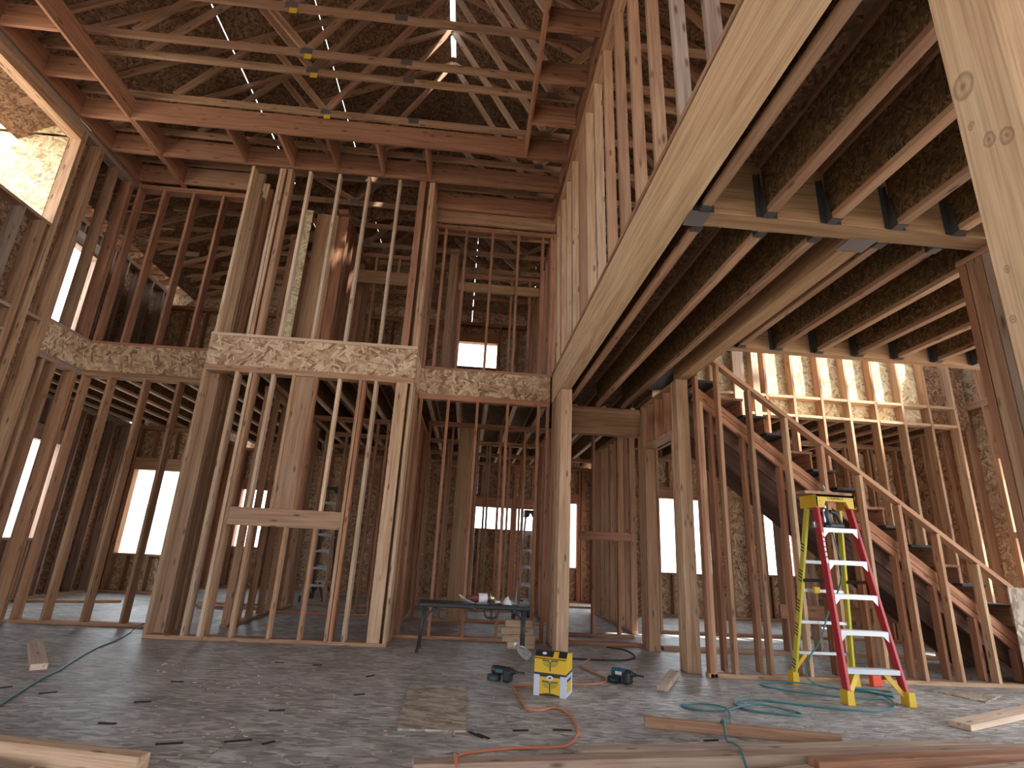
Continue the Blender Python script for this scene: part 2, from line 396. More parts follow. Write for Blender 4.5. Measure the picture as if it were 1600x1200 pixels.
# ------------------------------------------------------------------ ground outside and floor
g = struct('ground')
panel('dirt', (0, 30, -.62), (1, 0, 0), (0, 1, 0), 500, 500, .2, g, 'dirt')
bm = bmesh.new()
prev = None
for i in range(61):
    a = R(-60 + 2 * i * 1.0); d = 190; h = 5 + 3.5 * math.sin(i * .55) + 2.5 * math.sin(i * 1.31 + 1)
    p0 = bm.verts.new((d * math.sin(a), d * math.cos(a), -1)); p1 = bm.verts.new((d * 1.05 * math.sin(a), d * 1.05 * math.cos(a), h)); p2 = bm.verts.new((d * 1.3 * math.sin(a), d * 1.3 * math.cos(a), -1))
    if prev: bm.faces.new((prev[0], p0, p1, prev[1])); bm.faces.new((prev[1], p1, p2, prev[2]))
    prev = (p0, p1, p2)
mesh_obj('hills', bm, 'hill', g)

fl = struct('floor')
ny = 0
y = -3.66
while y < 14.0:
    x = -7.32 - (1.22 if ny % 2 else 0)
    while x < 7.7:
        x0, x1, y1 = max(x, -7.0), min(x + 2.44, 7.7), min(y + 1.22, 13.3)
        if x1 - x0 > .1: panel('floor_panel', ((x0 + x1) / 2, (y + y1) / 2, -.0095 - random.uniform(0, .0012)), (1, 0, 0), (0, 1, 0), x1 - x0 - .003, y1 - y - .003, .019, fl, 'osbfloor')
        x += 2.44
    y += 1.22; ny += 1
panel('floor_base', (.35, 4.8, -.25), (1, 0, 0), (0, 1, 0), 14.9, 17, .4, fl, 'dirt')

# ------------------------------------------------------------------ back wall line, left part (two storeys)
w = struct('wall_back_left', (-4.2, YB, 0))
stud_wall(w, 'x', YB, YB + .14, XL, -3.3, 0, ZP, [-5.16, -4.83, -4.39, -3.95, -3.55], 'fir')
panel('rim_board', ((XL - 3.3) / 2, YB + .015, (ZP + ZF) / 2), (1, 0, 0), (0, 0, 1), -3.3 - XL, ZF - ZP, .03, w, 'osb')
stud_wall(w, 'x', YB, YB + .14, XL, -3.3, ZF, ZT, [-5.16, -4.81, -4.38, -3.95, -3.55], 'red', ntop=2)
# ------------------------------------------------------------------ bump-out chase
YC = 6.5
w = struct('wall_chase', (-2.05, YC, 0))
xa, xb = -3.33, -.78
hplate(w, 'x', xa, -2.72, YC, YC + .14, 0, T2, 'fir', 'bottom_plate')
hplate(w, 'x', -1.42, xb, YC, YC + .14, 0, T2, 'fir', 'bottom_plate')
hplate(w, 'x', -2.72, -1.42, YC + .02, YC + .16, 0, T2, 'fir', 'bottom_plate')
for k in range(2): hplate(w, 'x', xa, xb, YC, YC + .14, ZP - T2 * (k + 1), ZP - T2 * k, 'fir', 'top_plate')
zt = ZP - 2 * T2
for xx, mt in [(-3.31, 'post'), (-2.93, 'palefir'), (-2.76, 'palefir'), (-1.43, 'fir'), (-1.385, 'red'), (-1.25, 'palefir'), (-.80, 'post')]:
    stud(w, 'x', xx, YC, YC + .14, T2, zt, mt)
stud(w, 'x', -.925, YC, YC + .14, T2, zt, 'post', t=.14)
stud(w, 'x', -2.72, YC + .001, YC + .139, T2, zt, 'fir')
hplate(w, 'x', -2.70, -1.45, YC, YC + .14, 1.20, 1.40, 'tan', 'header')          # the fireplace header
stud(w, 'x', -2.11, YC + .02, YC + .058, 1.40, zt, 'tan', t=.24, name='wide_board')
stud(w, 'x', -2.245, YC, YC + .09, 1.40, zt, 'fir'); stud(w, 'x', -1.975, YC, YC + .09, 1.40, zt, 'red')
stud(w, 'x', -2.50, YC, YC + .09, 1.40, zt, 'palefir'); stud(w, 'x', -1.69, YC, YC + .09, 1.40, zt, 'palefir')
for xx in (-2.45, -2.05, -1.72): stud(w, 'x', xx, YC + .02, YC + .11, T2, 1.20, 'fir', name='cripple_stud')
panel('rim_board', ((xa + xb) / 2, YC + .015, (ZP + ZF) / 2), (1, 0, 0), (0, 0, 1), xb - xa, ZF - ZP, .03, w, 'osb')
panel('rim_board', (xb - .015, (YC + YB) / 2 + .015, (ZP + ZF) / 2), (0, 1, 0), (0, 0, 1), YB - YC - .03, ZF - ZP, .03, w, 'osb')
panel('rim_board', (xa + .015, (YC + YB) / 2 + .015, (ZP + ZF) / 2), (0, 1, 0), (0, 0, 1), YB - YC - .03, ZF - ZP, .03, w, 'osb')
# left return: a tight pack of studs, right return the same
for yy, mt in [(6.66, 'tan'), (6.70, 'post'), (6.74, 'post'), (6.80, 'tan'), (6.84, 'tan'), (6.90, 'post'), (6.94, 'post'), (7.02, 'fir'), (7.13, 'fir')]:
    stud(w, 'y', yy, xa, xa + .14, T2, zt, mt)
for yy, mt in [(6.66, 'post'), (6.70, 'fir'), (6.8, 'red'), (7.0, 'fir'), (7.13, 'red')]:
    stud(w, 'y', yy, xb - .14, xb, T2, zt, mt)
for x0 in (xa, xb - .14):
    hplate(w, 'y', YC + .14, YB, x0, x0 + .14, 0, T2, 'fir', 'bottom_plate')
    for k in range(2): hplate(w, 'y', YC + .14, YB, x0, x0 + .14, ZP - T2 * (k + 1), ZP - T2 * k, 'fir', 'top_plate')
# upper storey of the chase
hplate(w, 'x', xa, -2.9, YC - .012, YC + .14, ZF, ZF + .04, 'palefir', 'bottom_plate'); hplate(w, 'x', -2.9, xb, YC - .012, YC + .14, ZF, ZF + .04, 'palefir', 'bottom_plate')
for xx, mt in [(-3.29, 'post'), (-2.90, 'palefir'), (-2.855, 'fir'), (-2.51, 'palefir'), (-2.11, 'palefir'), (-1.70, 'palefir'), (-1.27, 'palefir'), (-.84, 'fir'), (-.80, 'fir')]:
    stud(w, 'x', xx, YC, YC + .09 if mt == 'palefir' else YC + .14, ZF + .04, ZT, mt)
stud(w, 'x', -.95, YC, YC + .14, ZF + .04, ZT, 'red', t=.09)
stud(w, 'x', -2.78, YC, YC + .14, ZF + .04, ZT, 'fir', t=.06)
for yy, zz, mt in [(6.67, ZT, 'post'), (6.72, ZT - .25, 'post'), (6.80, ZT - .3, 'fir'), (6.90, ZT, 'post'), (7.02, ZT, 'red'), (7.13, ZT, 'fir')]:
    stud(w, 'y', yy, xa, xa + .14, ZF, zz, mt)
for yy in (6.67, 6.72, 6.85, 7.0, 7.13): stud(w, 'y', yy, xb - .14, xb, ZF, ZT, 'fir')
panel('backing_panel', (-2.62, 7.02, 4.6), (0, 0, 1), (1, 0, 0), 2.2, .12, .011, w, 'osbpale')

# ------------------------------------------------------------------ recess, centre
w = struct('wall_back_centre', (.15, YB, 0))
stud_wall(w, 'x', YB, YB + .09, xb, 1.04, 0, ZP, [-.74, -.37, .04, .46, .89, 1.02], 'red')
panel('rim_board', ((xb + 1.04) / 2, YB + .015, (ZP + ZF) / 2 - .01), (1, 0, 0), (0, 0, 1), 1.04 - xb, ZF - ZP - .02, .03, w, 'osb')
stud_wall(w, 'x', YB, YB + .09, xb, 1.04, ZF - .02, ZT - .22, [-.76, -.62, -.31, .09, .49, .87, 1.01], 'red')
hplate(w, 'x', xb, 1.04, YB - .04, YB, ZT - .2, ZT, 'fir', 'ledger')

# ------------------------------------------------------------------ left wall
w = struct('wall_left', (XL - .07, 3, 0))
xo = XL - .14
for k in range(2): hplate(w, 'y', -3.5, YB, xo, XL, ZT - T2 * (k + 1), ZT - T2 * k, 'gray', 'top_plate')
hplate(w, 'y', -3.5, 6.3, xo, XL, 0, T2, 'gray', 'bottom_plate')
wy0, wy1, ws, wh = 3.3, 6.02, 4.54, 5.77
zt = ZT - 2 * T2
for yy, mt in [(6.04, 'fir'), (6.08, 'fir')]: stud(w, 'y', yy, xo, XL, T2, zt, mt)
for yy in (6.33, 6.37, 6.41): stud(w, 'y', yy, xo, XL, T2, zt, 'fir')
yy = 5.63
while yy > 3.2:
    stud(w, 'y', yy, xo, XL, T2, ws - T2, 'gray', name='cripple_stud'); yy -= .406
for yy in (5.90, 5.94): stud(w, 'y', yy, xo, XL, T2, ws - T2, 'fir', name='trimmer_stud')
for z in (2.72, 3.15, 3.42):
    hplate(w, 'y', 3.2, 5.6, xo, XL, z, z + T2, 'gray', 'blocking')
    hplate(w, 'y', 5.65, 5.88, xo, XL, z - .05, z - .05 + T2, 'gray', 'blocking')
hplate(w, 'y', 6.1, 6.31, xo, XL, 3.4, 3.4 + T2, 'gray', 'blocking')
hplate(w, 'y', wy0, wy1, xo, XL, ws - T2, ws, 'fir', 'window_sill')
hplate(w, 'y', wy0, wy1, xo, XL, wh, zt, 'fir', 'window_header')
for yy in (3.2, 3.24): stud(w, 'y', yy, xo, XL, T2, zt, 'gray')
for y0, y1, z0, z1 in [(3.2, 4.2, 0, ws), (4.2, 5.2, 0, ws), (5.2, 6.02, 0, ws), (6.02, 6.3, 0, 3.0), (6.02, 6.3, 3.0, ZT), (3.2, 6.02, wh, ZT + .3)]:
    panel('sheathing_panel', (xo - .006, (y0 + y1) / 2, (z0 + z1) / 2), (0, 0, 1), (0, 1, 0), z1 - z0 - .003, y1 - y0 - .003, .011, w, 'osbroof')
# open part that looks into the wing
for yy, mt in [(6.72, 'fir'), (7.04, 'fir'), (7.10, 'red')]: stud(w, 'y', yy, xo, XL, T2, ZP - 2 * T2, mt)
stud(w, 'y', 6.53, xo, XL, T2, ZP - 2 * T2, 'fir')
hplate(w, 'y', 6.43, YB, xo, XL, ZP - T2 * 2, ZP - T2, 'gray', 'top_plate'); hplate(w, 'y', 6.43, YB, xo, XL, ZP - T2, ZP, 'gray', 'top_plate')
hplate(w, 'y', 6.43, YB, xo, XL, 0, T2, 'gray', 'bottom_plate')
panel('rim_board', (XL - .015, (6.43 + YB) / 2, (ZP + ZF) / 2), (0, 1, 0), (0, 0, 1), YB - 6.43, ZF - ZP, .03, w, 'osb')
hplate(w, 'y', 6.43, YB, xo, XL, ZF, ZF + T2, 'gray', 'bottom_plate')
for yy, mt in [(6.75, 'fir'), (7.04, 'red'), (7.09, 'red')]: stud(w, 'y', yy, xo, XL, ZF + T2, zt, mt)

# ------------------------------------------------------------------ wing beyond the left wall and rear left room
w = struct('wall_wing_front', (-5.95, 6.36, 0))
ext_wall(w, 'x', 6.44, 6.30, XW, xo - .01, 0, ZT, (), 'red', 'osbpale')
w = struct('wall_wing_left', (XW, 8.6, 0))
ext_wall(w, 'y', XW, XW - .14, 6.3, 11.0, 0, ZP, [(7.75, 9.2, .90, 2.36)], 'gray', 'osbroof')
w2 = struct('wall_wing_left_upper', (XW, 8.6, ZF))
ext_wall(w2, 'y', XW, XW - .14, 6.3, 11.0, ZF, ZT, [(8.25, 8.85, 4.11, 5.52)], 'gray', 'osbroof')
w = struct('wall_rear_left', (-6, 10.95, 0))
ext_wall(w, 'x', 10.95, 11.09, XW, -5.25, 0, ZP, [(-6.45, -5.36, .68, 2.22)], 'fir')
w = struct('wall_rear_left_upper', (-5, 10.95, ZF))
ext_wall(w, 'x', 10.95, 11.09, XW, -3.2, ZF, ZT - .3, (), 'red')
panel('sheathing_panel', (-4.95, 11.10, 6.2), (1, 0, 0), (0, 0, 1), 3.5, .96, .011, w, 'osb')
w = struct('wall_rear_step', (-5.3, 12, 0))
ext_wall(w, 'y', -5.28, -5.42, 11.1, 13.0, 0, ZP, (), 'red')

# ------------------------------------------------------------------ rear walls
w = struct('wall_rear', (-1, 13, 0))
ext_wall(w, 'x', 13.0, 13.14, -5.4, 3.0, 0, ZP, [(-5.2, -4.55, .86, 2.12), (.2, 1.03, 1.53, 2.02), (1.17, 1.62, 1.53, 2.02), (2.46, 2.62, .75, 2.21)], 'red')
w = struct('wall_rear_right', (5, 10.9, 0))
ext_wall(w, 'x', 10.9, 11.04, 2.9, XR, 0, ZP, [(3.6, 5.06, .80, 2.24), (6.1, 6.72, .85, 2.12)], 'fir')
w = struct('wall_rear_corner', (2.9, 12, 0))
ext_wall(w, 'y', 2.95, 3.09, 11.05, 13.0, 0, ZP, [(11.3, 12.8, .1, 2.4)], 'red')  # window opening added out of view to brighten the rear rooms
w = struct('wall_rear_upper', (-1, 11.3, ZF))
ext_wall(w, 'x', 11.3, 11.44, -3.2, XR, ZF, ZT, [(-.58, .41, 4.92, 5.50)], 'red')

# ------------------------------------------------------------------ partitions in the rear rooms
def partition(name, axis, c0, c1, a0, a1, z0, z1, pos, mat='red', **k):
    w = struct(name, xyz(axis, (a0 + a1) / 2, (c0 + c1) / 2, z0)); stud_wall(w, axis, c0, c1, a0, a1, z0, z1, pos, mat, **k); return w
partition('wall_partition_1', 'y', -2.90, -2.81, 7.35, 10.0, 0, ZP, [7.4, 7.75, 8.15, 8.55, 8.9, 9.3, 9.65, 9.72, 9.95], 'fir')
p = partition('wall_partition_2', 'x', 8.85, 8.94, -.75, 1.35, 0, ZP, [-.72, -.33, .0, .1, .48, .89, 1.3], 'red')
stud(p, 'x', -.12, 8.85, 8.94, T2, ZP - .08, 'lvl', t=.2, name='wide_board')
partition('wall_partition_3', 'x', 10.35, 10.44, -2.8, 1.3, 0, ZP, [-2.78, -2.4, -1.3, -.9, -.45, .3, .36, .75, 1.28], 'fir')
p = partition('wall_partition_4', 'x', 7.86, 7.95, 1.26, 2.4, 0, ZP, [1.28, 1.83, 2.2], 'red')
hplate(p, 'x', 1.6, 2.38, 7.82, 7.858, 1.27, 1.39, 'red', 'blocking')
partition('wall_partition_5', 'y', 2.5, 2.59, 8.3, 10.85, 0, ZP, [8.32, 8.4, 8.62, 8.9, 8.97, 9.2, 9.5, 9.6, 9.9, 10.2, 10.3, 10.6, 10.83], 'fir')
partition('wall_partition_6', 'x', 9.0, 9.09, -2.8, -1.4, 0, ZP, [-2.78, -2.37, -1.97, -1.6, -1.42], 'red')
partition('wall_partition_7', 'y', -.92, -.83, 7.35, 10.3, 0, ZP, [7.4, 7.75, 8.15, 8.2, 8.6, 8.9, 9.35, 9.8, 10.2], 'red')
p8 = partition('wall_partition_8', 'x', 8.5, 8.59, 3.0, XR, 0, ZP, [3.02, 3.9, 4.0, 4.55, 5.0, 5.06, 5.42, 5.83, 5.9, 6.3, 6.45, 6.7, 6.76, 6.95, 7.2], 'fir')
hplate(p8, 'x', 4.6, 5.4, 8.46, 8.5, 2.05, 2.3, 'post', 'header')
panel('partition_panel', (6.85, 8.62, 1.5), (0, 0, 1), (1, 0, 0), 2.9, .8, .011, p8, 'osb')
partition('wall_partition_9', 'y', 1.30, 1.39, 8.95, 10.3, 0, ZP, [9.0, 9.4, 9.8, 10.2], 'red')
partition('wall_partition_10', 'x', 11.7, 11.79, -3.0, 2.9, 0, ZP, [-2.95, -2.5, -2.1, -1.7, -1.3, -.9, -.5, -.1, 1.1, 1.7, 2.1, 2.85], 'red')
# upper storey partitions
p = partition('wall_upper_1', 'x', 8.6, 8.69, -2.55, -.9, ZF, ZT, [-2.5, -2.46, -1.9, -.95], 'red')
hplate(p, 'x', -2.4, -.95, 8.55, 8.6, 5.38, 5.62, 'lvl', 'header')
for xx in (-1.9, -1.5, -1.15): stud(p, 'x', xx, 8.56, 8.6, 5.62, ZT - .1, 'fir', name='cripple_stud')
p = partition('wall_upper_2', 'y', -2.3, -2.16, 7.35, 9.5, ZF, ZT, [7.45, 7.6, 7.9, 8.3, 8.34, 8.9, 9.4], 'red')
stud(p, 'y', 7.40, -2.62, -2.3, ZF, ZT - .1, 'lvl', t=.05, name='wide_board')
partition('wall_upper_3', 'y', -.60, -.46, 8.2, 10.6, ZF, ZT, [8.25, 8.32, 8.7, 9.0, 9.1, 9.5, 9.9, 10.3, 10.55], 'fir')
p = partition('wall_upper_4', 'x', 8.75, 8.84, -.46, 1.15, ZF, ZT - .15, [-.42, .52, .6, .85, 1.12], 'red')
hplate(p, 'x', -.45, 1.1, 8.7, 8.75, 5.45, 5.62, 'lvl', 'header')
partition('wall_upper_5', 'y', 1.04, 1.13, 7.3, 11.3, ZF, ZT, [7.4, 7.8, 8.2, 8.6, 9, 9.4, 9.8, 10.2, 10.6, 11.0], 'red')
partition('wall_upper_6', 'x', 10.2, 10.29, -3.2, -.6, ZF, ZT - .5, [-3.15, -2.7, -2.3, -1.6, -1.1, -.65], 'red')
partition('wall_upper_7', 'y', -3.29, -3.2, 8.2, 11.3, ZF, ZT, [8.25, 8.65, 9.05, 9.45, 9.85, 10.3, 10.7, 11.2], 'red')

# ------------------------------------------------------------------ floor deck over the rear rooms
c = struct('ceiling_rear', (0, 10, ZP))
x = XW + .1
while x < 3.0:
    y1 = 13.1 if x > -5.25 else 11.05
    ijoist(c, x, 7.32 if not (-3.3 < x < -.8) else 6.66, y1, ZP, .37, fl='palefir'); x += .42  # pale flange colour stands in for window light on the undersides
x = 3.2
while x < XR: ijoist(c, x, 7.15, 11.0, ZP, .37); x += .42
def deck(root, x0, x1, y0, y1, z, mat='osbroof'):
    nx = max(1, round((x1 - x0) / 2.44)); nyy = max(1, round((y1 - y0) / 1.22)); sx = (x1 - x0) / nx; sy = (y1 - y0) / nyy
    for i in range(nx):
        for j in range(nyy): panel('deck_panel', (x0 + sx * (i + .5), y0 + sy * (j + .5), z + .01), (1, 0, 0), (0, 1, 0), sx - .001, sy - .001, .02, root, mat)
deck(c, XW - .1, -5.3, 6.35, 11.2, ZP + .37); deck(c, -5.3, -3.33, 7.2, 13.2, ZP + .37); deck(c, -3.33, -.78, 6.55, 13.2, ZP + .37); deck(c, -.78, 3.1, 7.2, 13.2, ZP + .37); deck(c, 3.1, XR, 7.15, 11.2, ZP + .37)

# ------------------------------------------------------------------ right-hand glulam, posts and upper wall
GX = 1.06
o = member('glulam_beam', (GX + .07, -2.5, (ZU + ZF) / 2), (GX + .07, 7.14, (ZU + ZF) / 2), .14, ZF - ZU - .01, None, 'glulam', (1, 0, 0), bev=.006)
tag(o, 'long pale glulam beam running overhead from the near post to the back wall', 'beam')
o = member('timber_post', (1.165, .88, 0), (1.165, .88, ZU), .14, .14, None, 'nearpost', (1, 0, 0), bev=.006)
tag(o, 'thick knotty timber post in the right foreground', 'post')
w = struct('wall_upper_right', (GX, 4, ZF))
hplate(w, 'y', -2.5, 7.14, GX - .01, GX + .14, ZF - .005, ZF + .03, 'fir', 'bottom_plate')
hplate(w, 'y', -2.5, YB, GX - .04, GX + .06, ZT - .076, ZT - .038, 'fir', 'top_plate'); hplate(w, 'y', -2.5, YB, GX - .04, GX + .06, ZT - .038, ZT, 'fir', 'top_plate')
yy = 2.07 - .405 * 10; k = 0
while yy < 7.1:
    mt = 'gray' if 1.9 < yy < 2.6 else ('fir' if yy < 4 else ('post' if k % 3 else 'fir'))
    member('stud', (GX + .06, yy, ZF + .03), (GX + .015, yy, ZT - .076), T2, .089, w, mt, (0, 1, 0))
    if yy > 4.3 and k % 2: member('stud', (GX + .06, yy + .045, ZF + .03), (GX + .015, yy + .045, ZT - .076), T2, .089, w, 'fir', (0, 1, 0))
    yy += .405; k += 1
# ground-floor return wall behind the central post
w = struct('wall_centre_return', (1.13, 6.8, 0))
for yy, mt in [(6.42, 'post'), (6.46, 'post'), (6.50, 'glulam'), (6.56, 'post'), (6.62, 'post'), (6.72, 'tan'), (6.78, 'post'), (6.95, 'fir'), (7.05, 'red'), (7.12, 'fir')]:
    stud(w, 'y', yy, GX + .01, GX + .15, 0 if yy < 6.64 else T2, ZU, mt)
hplate(w, 'y', 6.65, 7.14, GX + .01, GX + .15, 0, T2, 'fir', 'bottom_plate')

# ------------------------------------------------------------------ loft floor on the right
c = struct('ceiling_loft', (2.5, 3, ZU))
JH = ZF - .02 - ZU
for x in (1.27, 1.66, 2.06, 2.47, 2.86):
    ijoist(c, x, -2.5, 2.64, ZU, JH); hanger(c, x, 2.639, ZU - .002, -1)
member('header', (1.2, 2.71, ZU + JH / 2), (3.3, 2.71, ZU + JH / 2), .14, JH, c, 'lvl', (0, 1, 0))  # darker veneer colour stands in for the shade under the loft
for x in (1.30, 1.71, 2.07):
    ijoist(c, x, 2.78, 7.15, ZU, JH); hanger(c, x, 2.781, ZU - .002, 1)
member('beam', (2.36, 2.78, ZU + JH / 2), (2.36, 5.8, ZU + JH / 2), .14, JH, c, 'lvl', (1, 0, 0))
for x in (2.50, 2.87):
    ijoist(c, x, 2.78, 4.64, ZU, JH); hanger(c, x, 2.781, ZU - .002, 1); hanger(c, x, 4.639, ZU - .002, -1)
for x in (3.28, 3.69, 4.10, 4.51, 4.92, 5.33, 5.74):
    ijoist(c, x, -2.5, 4.64, ZU, JH); hanger(c, x, 4.639, ZU - .002, -1)
member('header', (2.43, 4.70, ZU + JH / 2), (XR, 4.70, ZU + JH / 2), .10, JH, c, 'lvl', (0, 1, 0))  # same darker colour in place of shade as the near header
for x0, x1, yy in [(1.20, 1.32, 2.71), (2.27, 2.45, 2.83)]:
    bm = bmesh.new(); bm_box(bm, (x0, yy - .075, ZU - .004), (x1, yy + .075, ZU - .001)); bm_box(bm, (x0 + .045, yy - .02, ZU - .0048), (x0 + .075, yy + .02, ZU - .004))
    mesh_obj('beam_hanger', bm, 'metal', c)
deck(c, 1.1, 2.43, -2.5, 7.2, ZF - .02); deck(c, 2.43, XR, -2.5, 4.75, ZF - .02)
text_obj('joist_print', 'BCI  Joist', .15, 'ink', c, Matrix(((0, 0, -1, 3.69 - .0072), (-1, 0, 0, 4.1), (0, 1, 0, ZU + JH / 2 - .01), (0, 0, 0, 1))))
text_obj('joist_print', 'Joist', .07, 'ink', c, Matrix(((0, 0, -1, 2.06 - .0072), (-1, 0, 0, 2.1), (0, 1, 0, ZU + .08), (0, 0, 0, 1))))
# wall carrying the loft on the right
w = struct('wall_right_near', (3.2, 1, 0))
for k, (yy, mt) in enumerate([(2.90, 'red'), (2.84, 'fir'), (2.785, 'fir'), (2.73, 'gray'), (2.67, 'palefir')]): stud(w, 'y', yy, 3.13, 3.27, T2, ZU - .04, mt, t=.052)
for yy in (2.3, 1.9, 1.5, 1.1): stud(w, 'y', yy, 3.13, 3.27, T2, ZU - .04, 'fir')
hplate(w, 'y', .6, 2.93, 3.13, 3.27, 0, T2, 'fir', 'bottom_plate'); hplate(w, 'y', .6, 2.93, 3.12, 3.28, ZU - .04, ZU - .002, 'fir', 'top_plate')
# header over the opening behind the loft
w = struct('wall_back_right', (1.8, YB, 0))
hplate(w, 'x', 1.22, 2.40, YB, YB + .14, 2.67, 2.98, 'lvl', 'header')
for z in (2.98, 3.015): hplate(w, 'x', 1.22, 2.40, YB, YB + .14, z, z + .035, 'fir', 'top_plate')
hplate(w, 'x', 1.22, 2.30, YB + .02, YB + .11, 0, T2, 'red', 'bottom_plate')
stud(w, 'x', 2.33, YB - .05, YB + .09, 0, 2.67, 'fir'); stud(w, 'x', 2.37, YB - .05, YB + .09, 0, 2.98, 'red')
stud(w, 'x', 1.24, YB, YB + .14, 0, 2.67, 'red')
# side wall with a door opening under the loft
w = struct('wall_stair_end', (2.4, 6.4, 0))
for yy, mt in [(5.74, 'post'), (5.78, 'post'), (5.82, 'fir'), (5.86, 'glulam')]: stud(w, 'y', yy, 2.28, 2.42, 0, ZU, mt)
for yy in (5.91, 6.9, 6.94): stud(w, 'y', yy, 2.28, 2.42, 0, 2.45 if yy < 6.92 else ZU, 'fir')
hplate(w, 'y', 5.93, 6.92, 2.28, 2.42, 2.45, 2.49, 'fir', 'header')
hplate(w, 'y', 5.93, 6.92, 2.28, 2.42, ZU - .04, ZU, 'fir', 'top_plate')
for yy in (6.15, 6.45, 6.72): stud(w, 'y', yy, 2.28, 2.42, 2.49, ZU - .04, 'red', name='cripple_stud')
stud(w, 'y', 7.02, 2.28, 2.42, 0, ZU, 'fir')

# ------------------------------------------------------------------ stair side wall and stairs
SL = .746
def rail_z(x): return 3.26 - SL * (x - 2.66)
def led_z(x): return 2.97 - SL * (x - 2.45)
def nose_z(x): return 2.65 - SL * (x - 3.4)
YS = 5.55
w = struct('wall_stair', (4, YS, 0))
hplate(w, 'x', 2.42, 6.3, YS, YS + .09, 0, T2, 'post', 'bottom_plate')
member('rail', (2.52, YS + .045, rail_z(2.52) + .0), (6.3, YS + .045, rail_z(6.3)), .095, .045, w, 'fir', (0, 1, 0))
for xx, mt in [(2.70, 'fir'), (3.06, 'fir'), (3.46, 'post'), (3.85, 'fir'), (4.25, 'post'), (4.65, 'fir'), (5.03, 'fir'), (5.42, 'post'), (5.82, 'fir')]:
    stud(w, 'x', xx, YS, YS + .09, T2, rail_z(xx) - .03, mt)
    stud(w, 'x', xx - .06, YS + .092, YS + .18, T2, led_z(xx) - .12, 'red')
stud(w, 'x', 2.45, YS, YS + .09, 0, ZU, 'red'); stud(w, 'x', 2.49, YS, YS + .09, 0, ZU - .3, 'fir')
for dz, yy, t in ((-.03, YS + .135, .09), (-.13, YS + .135, .06)):
    member('ledger', (2.46, yy, led_z(2.46) + dz), (6.2, yy, led_z(6.2) + dz), .04, t, w, 'red', (0, 1, 0))
panel('skirt_panel', (6.0, YS - .008, .48), (0, 0, 1), (1, 0, 0), .95, .62, .011, w, 'osbloose')
member('blocking', (3.9, 6.8, .52), (6.3, 6.8, .52), .16, .04, w, 'red', (0, 0, 1))
st = thing('staircase', 'rough wooden staircase climbing leftward behind the sloped stud wall', 'staircase', (4.6, 6.2, 0))
run = .192 / SL
for i in range(1, 18):
    z = ZF - .192 * i
    if z < .1: break
    x1 = 3.4 + (2.65 - z) / SL            # nosing
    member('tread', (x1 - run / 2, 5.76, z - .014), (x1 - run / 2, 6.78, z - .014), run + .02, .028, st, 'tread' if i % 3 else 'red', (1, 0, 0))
    member('riser', (x1 - .01, 5.77, z - .11), (x1 - .01, 6.77, z - .11), .018, .164, st, 'red', (1, 0, 0))
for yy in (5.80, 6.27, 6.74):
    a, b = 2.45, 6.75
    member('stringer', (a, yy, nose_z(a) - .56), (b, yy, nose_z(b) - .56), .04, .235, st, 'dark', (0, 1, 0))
# lit wall behind the stairs
YW = 7.0
w = struct('wall_stair_back', (5.5, YW, 0))
hplate(w, 'x', 2.5, XR, YW, YW + .14, 0, T2, 'fir', 'bottom_plate')
for k in range(2): hplate(w, 'x', 2.5, XR, YW, YW + .14, ZT - T2 * (k + 1), ZT - T2 * k, 'fir', 'top_plate')
xx = 4.53 - .406 * 5; xs = []
while xx < XR - .05: xs.append(xx); xx += .406
for i, xx in enumerate(xs): stud(w, 'x', xx, YW, YW + .14, T2 if xx > 3.9 else ZF, ZT - .076, 'post' if i % 2 else 'fir')
stud(w, 'x', 3.72, YW - .02, YW + .02, 2.6, 5.0, 'palefir', t=.16, name='wide_board'); stud(w, 'x', 3.98, YW - .01, YW + .13, 2.6, 5.0, 'palefir', t=.10)
for a, b in zip(xs, xs[1:]):
    for z in (3.06, 3.335): hplate(w, 'x', a + .021, b - .021, YW, YW + .14, z, z + T2, 'post', 'blocking')
x = 2.5
while x < XR - .9:
    e = min(x + 1.22, 6.6)
    if e - x > .2: panel('sheathing_panel', ((x + e) / 2, YW + .147, 4.5), (0, 0, 1), (1, 0, 0), 2.86, e - x - .003, .011, w, 'osbpale')
    x += 1.22
panel('sheathing_panel', (6.95, YW + .147, 4.5), (0, 0, 1), (1, 0, 0), 2.86, .68, .011, w, 'osbroof')
# right exterior wall
w = struct('wall_right', (XR, 7, 0))
ext_wall(w, 'y', XR, XR + .14, 4.0, 11.0, 0, ZF, [(5.95, 6.85, .62, 2.62), (8.95, 9.5, .9, 2.4)], 'fir')
hplate(w, 'y', 5.95, 6.85, XR, XR + .14, 1.55, 1.63, 'fir', 'window_mullion')
w = struct('wall_right_upper', (XR, 6, ZF))
ext_wall(w, 'y', XR, XR + .14, 0, 11.3, ZF, ZT, [(1.0, 3.0, 4.0, 5.6), (3.9, 5.2, 3.75, 5.75)], 'fir')  # unseen windows added to light the stairwell

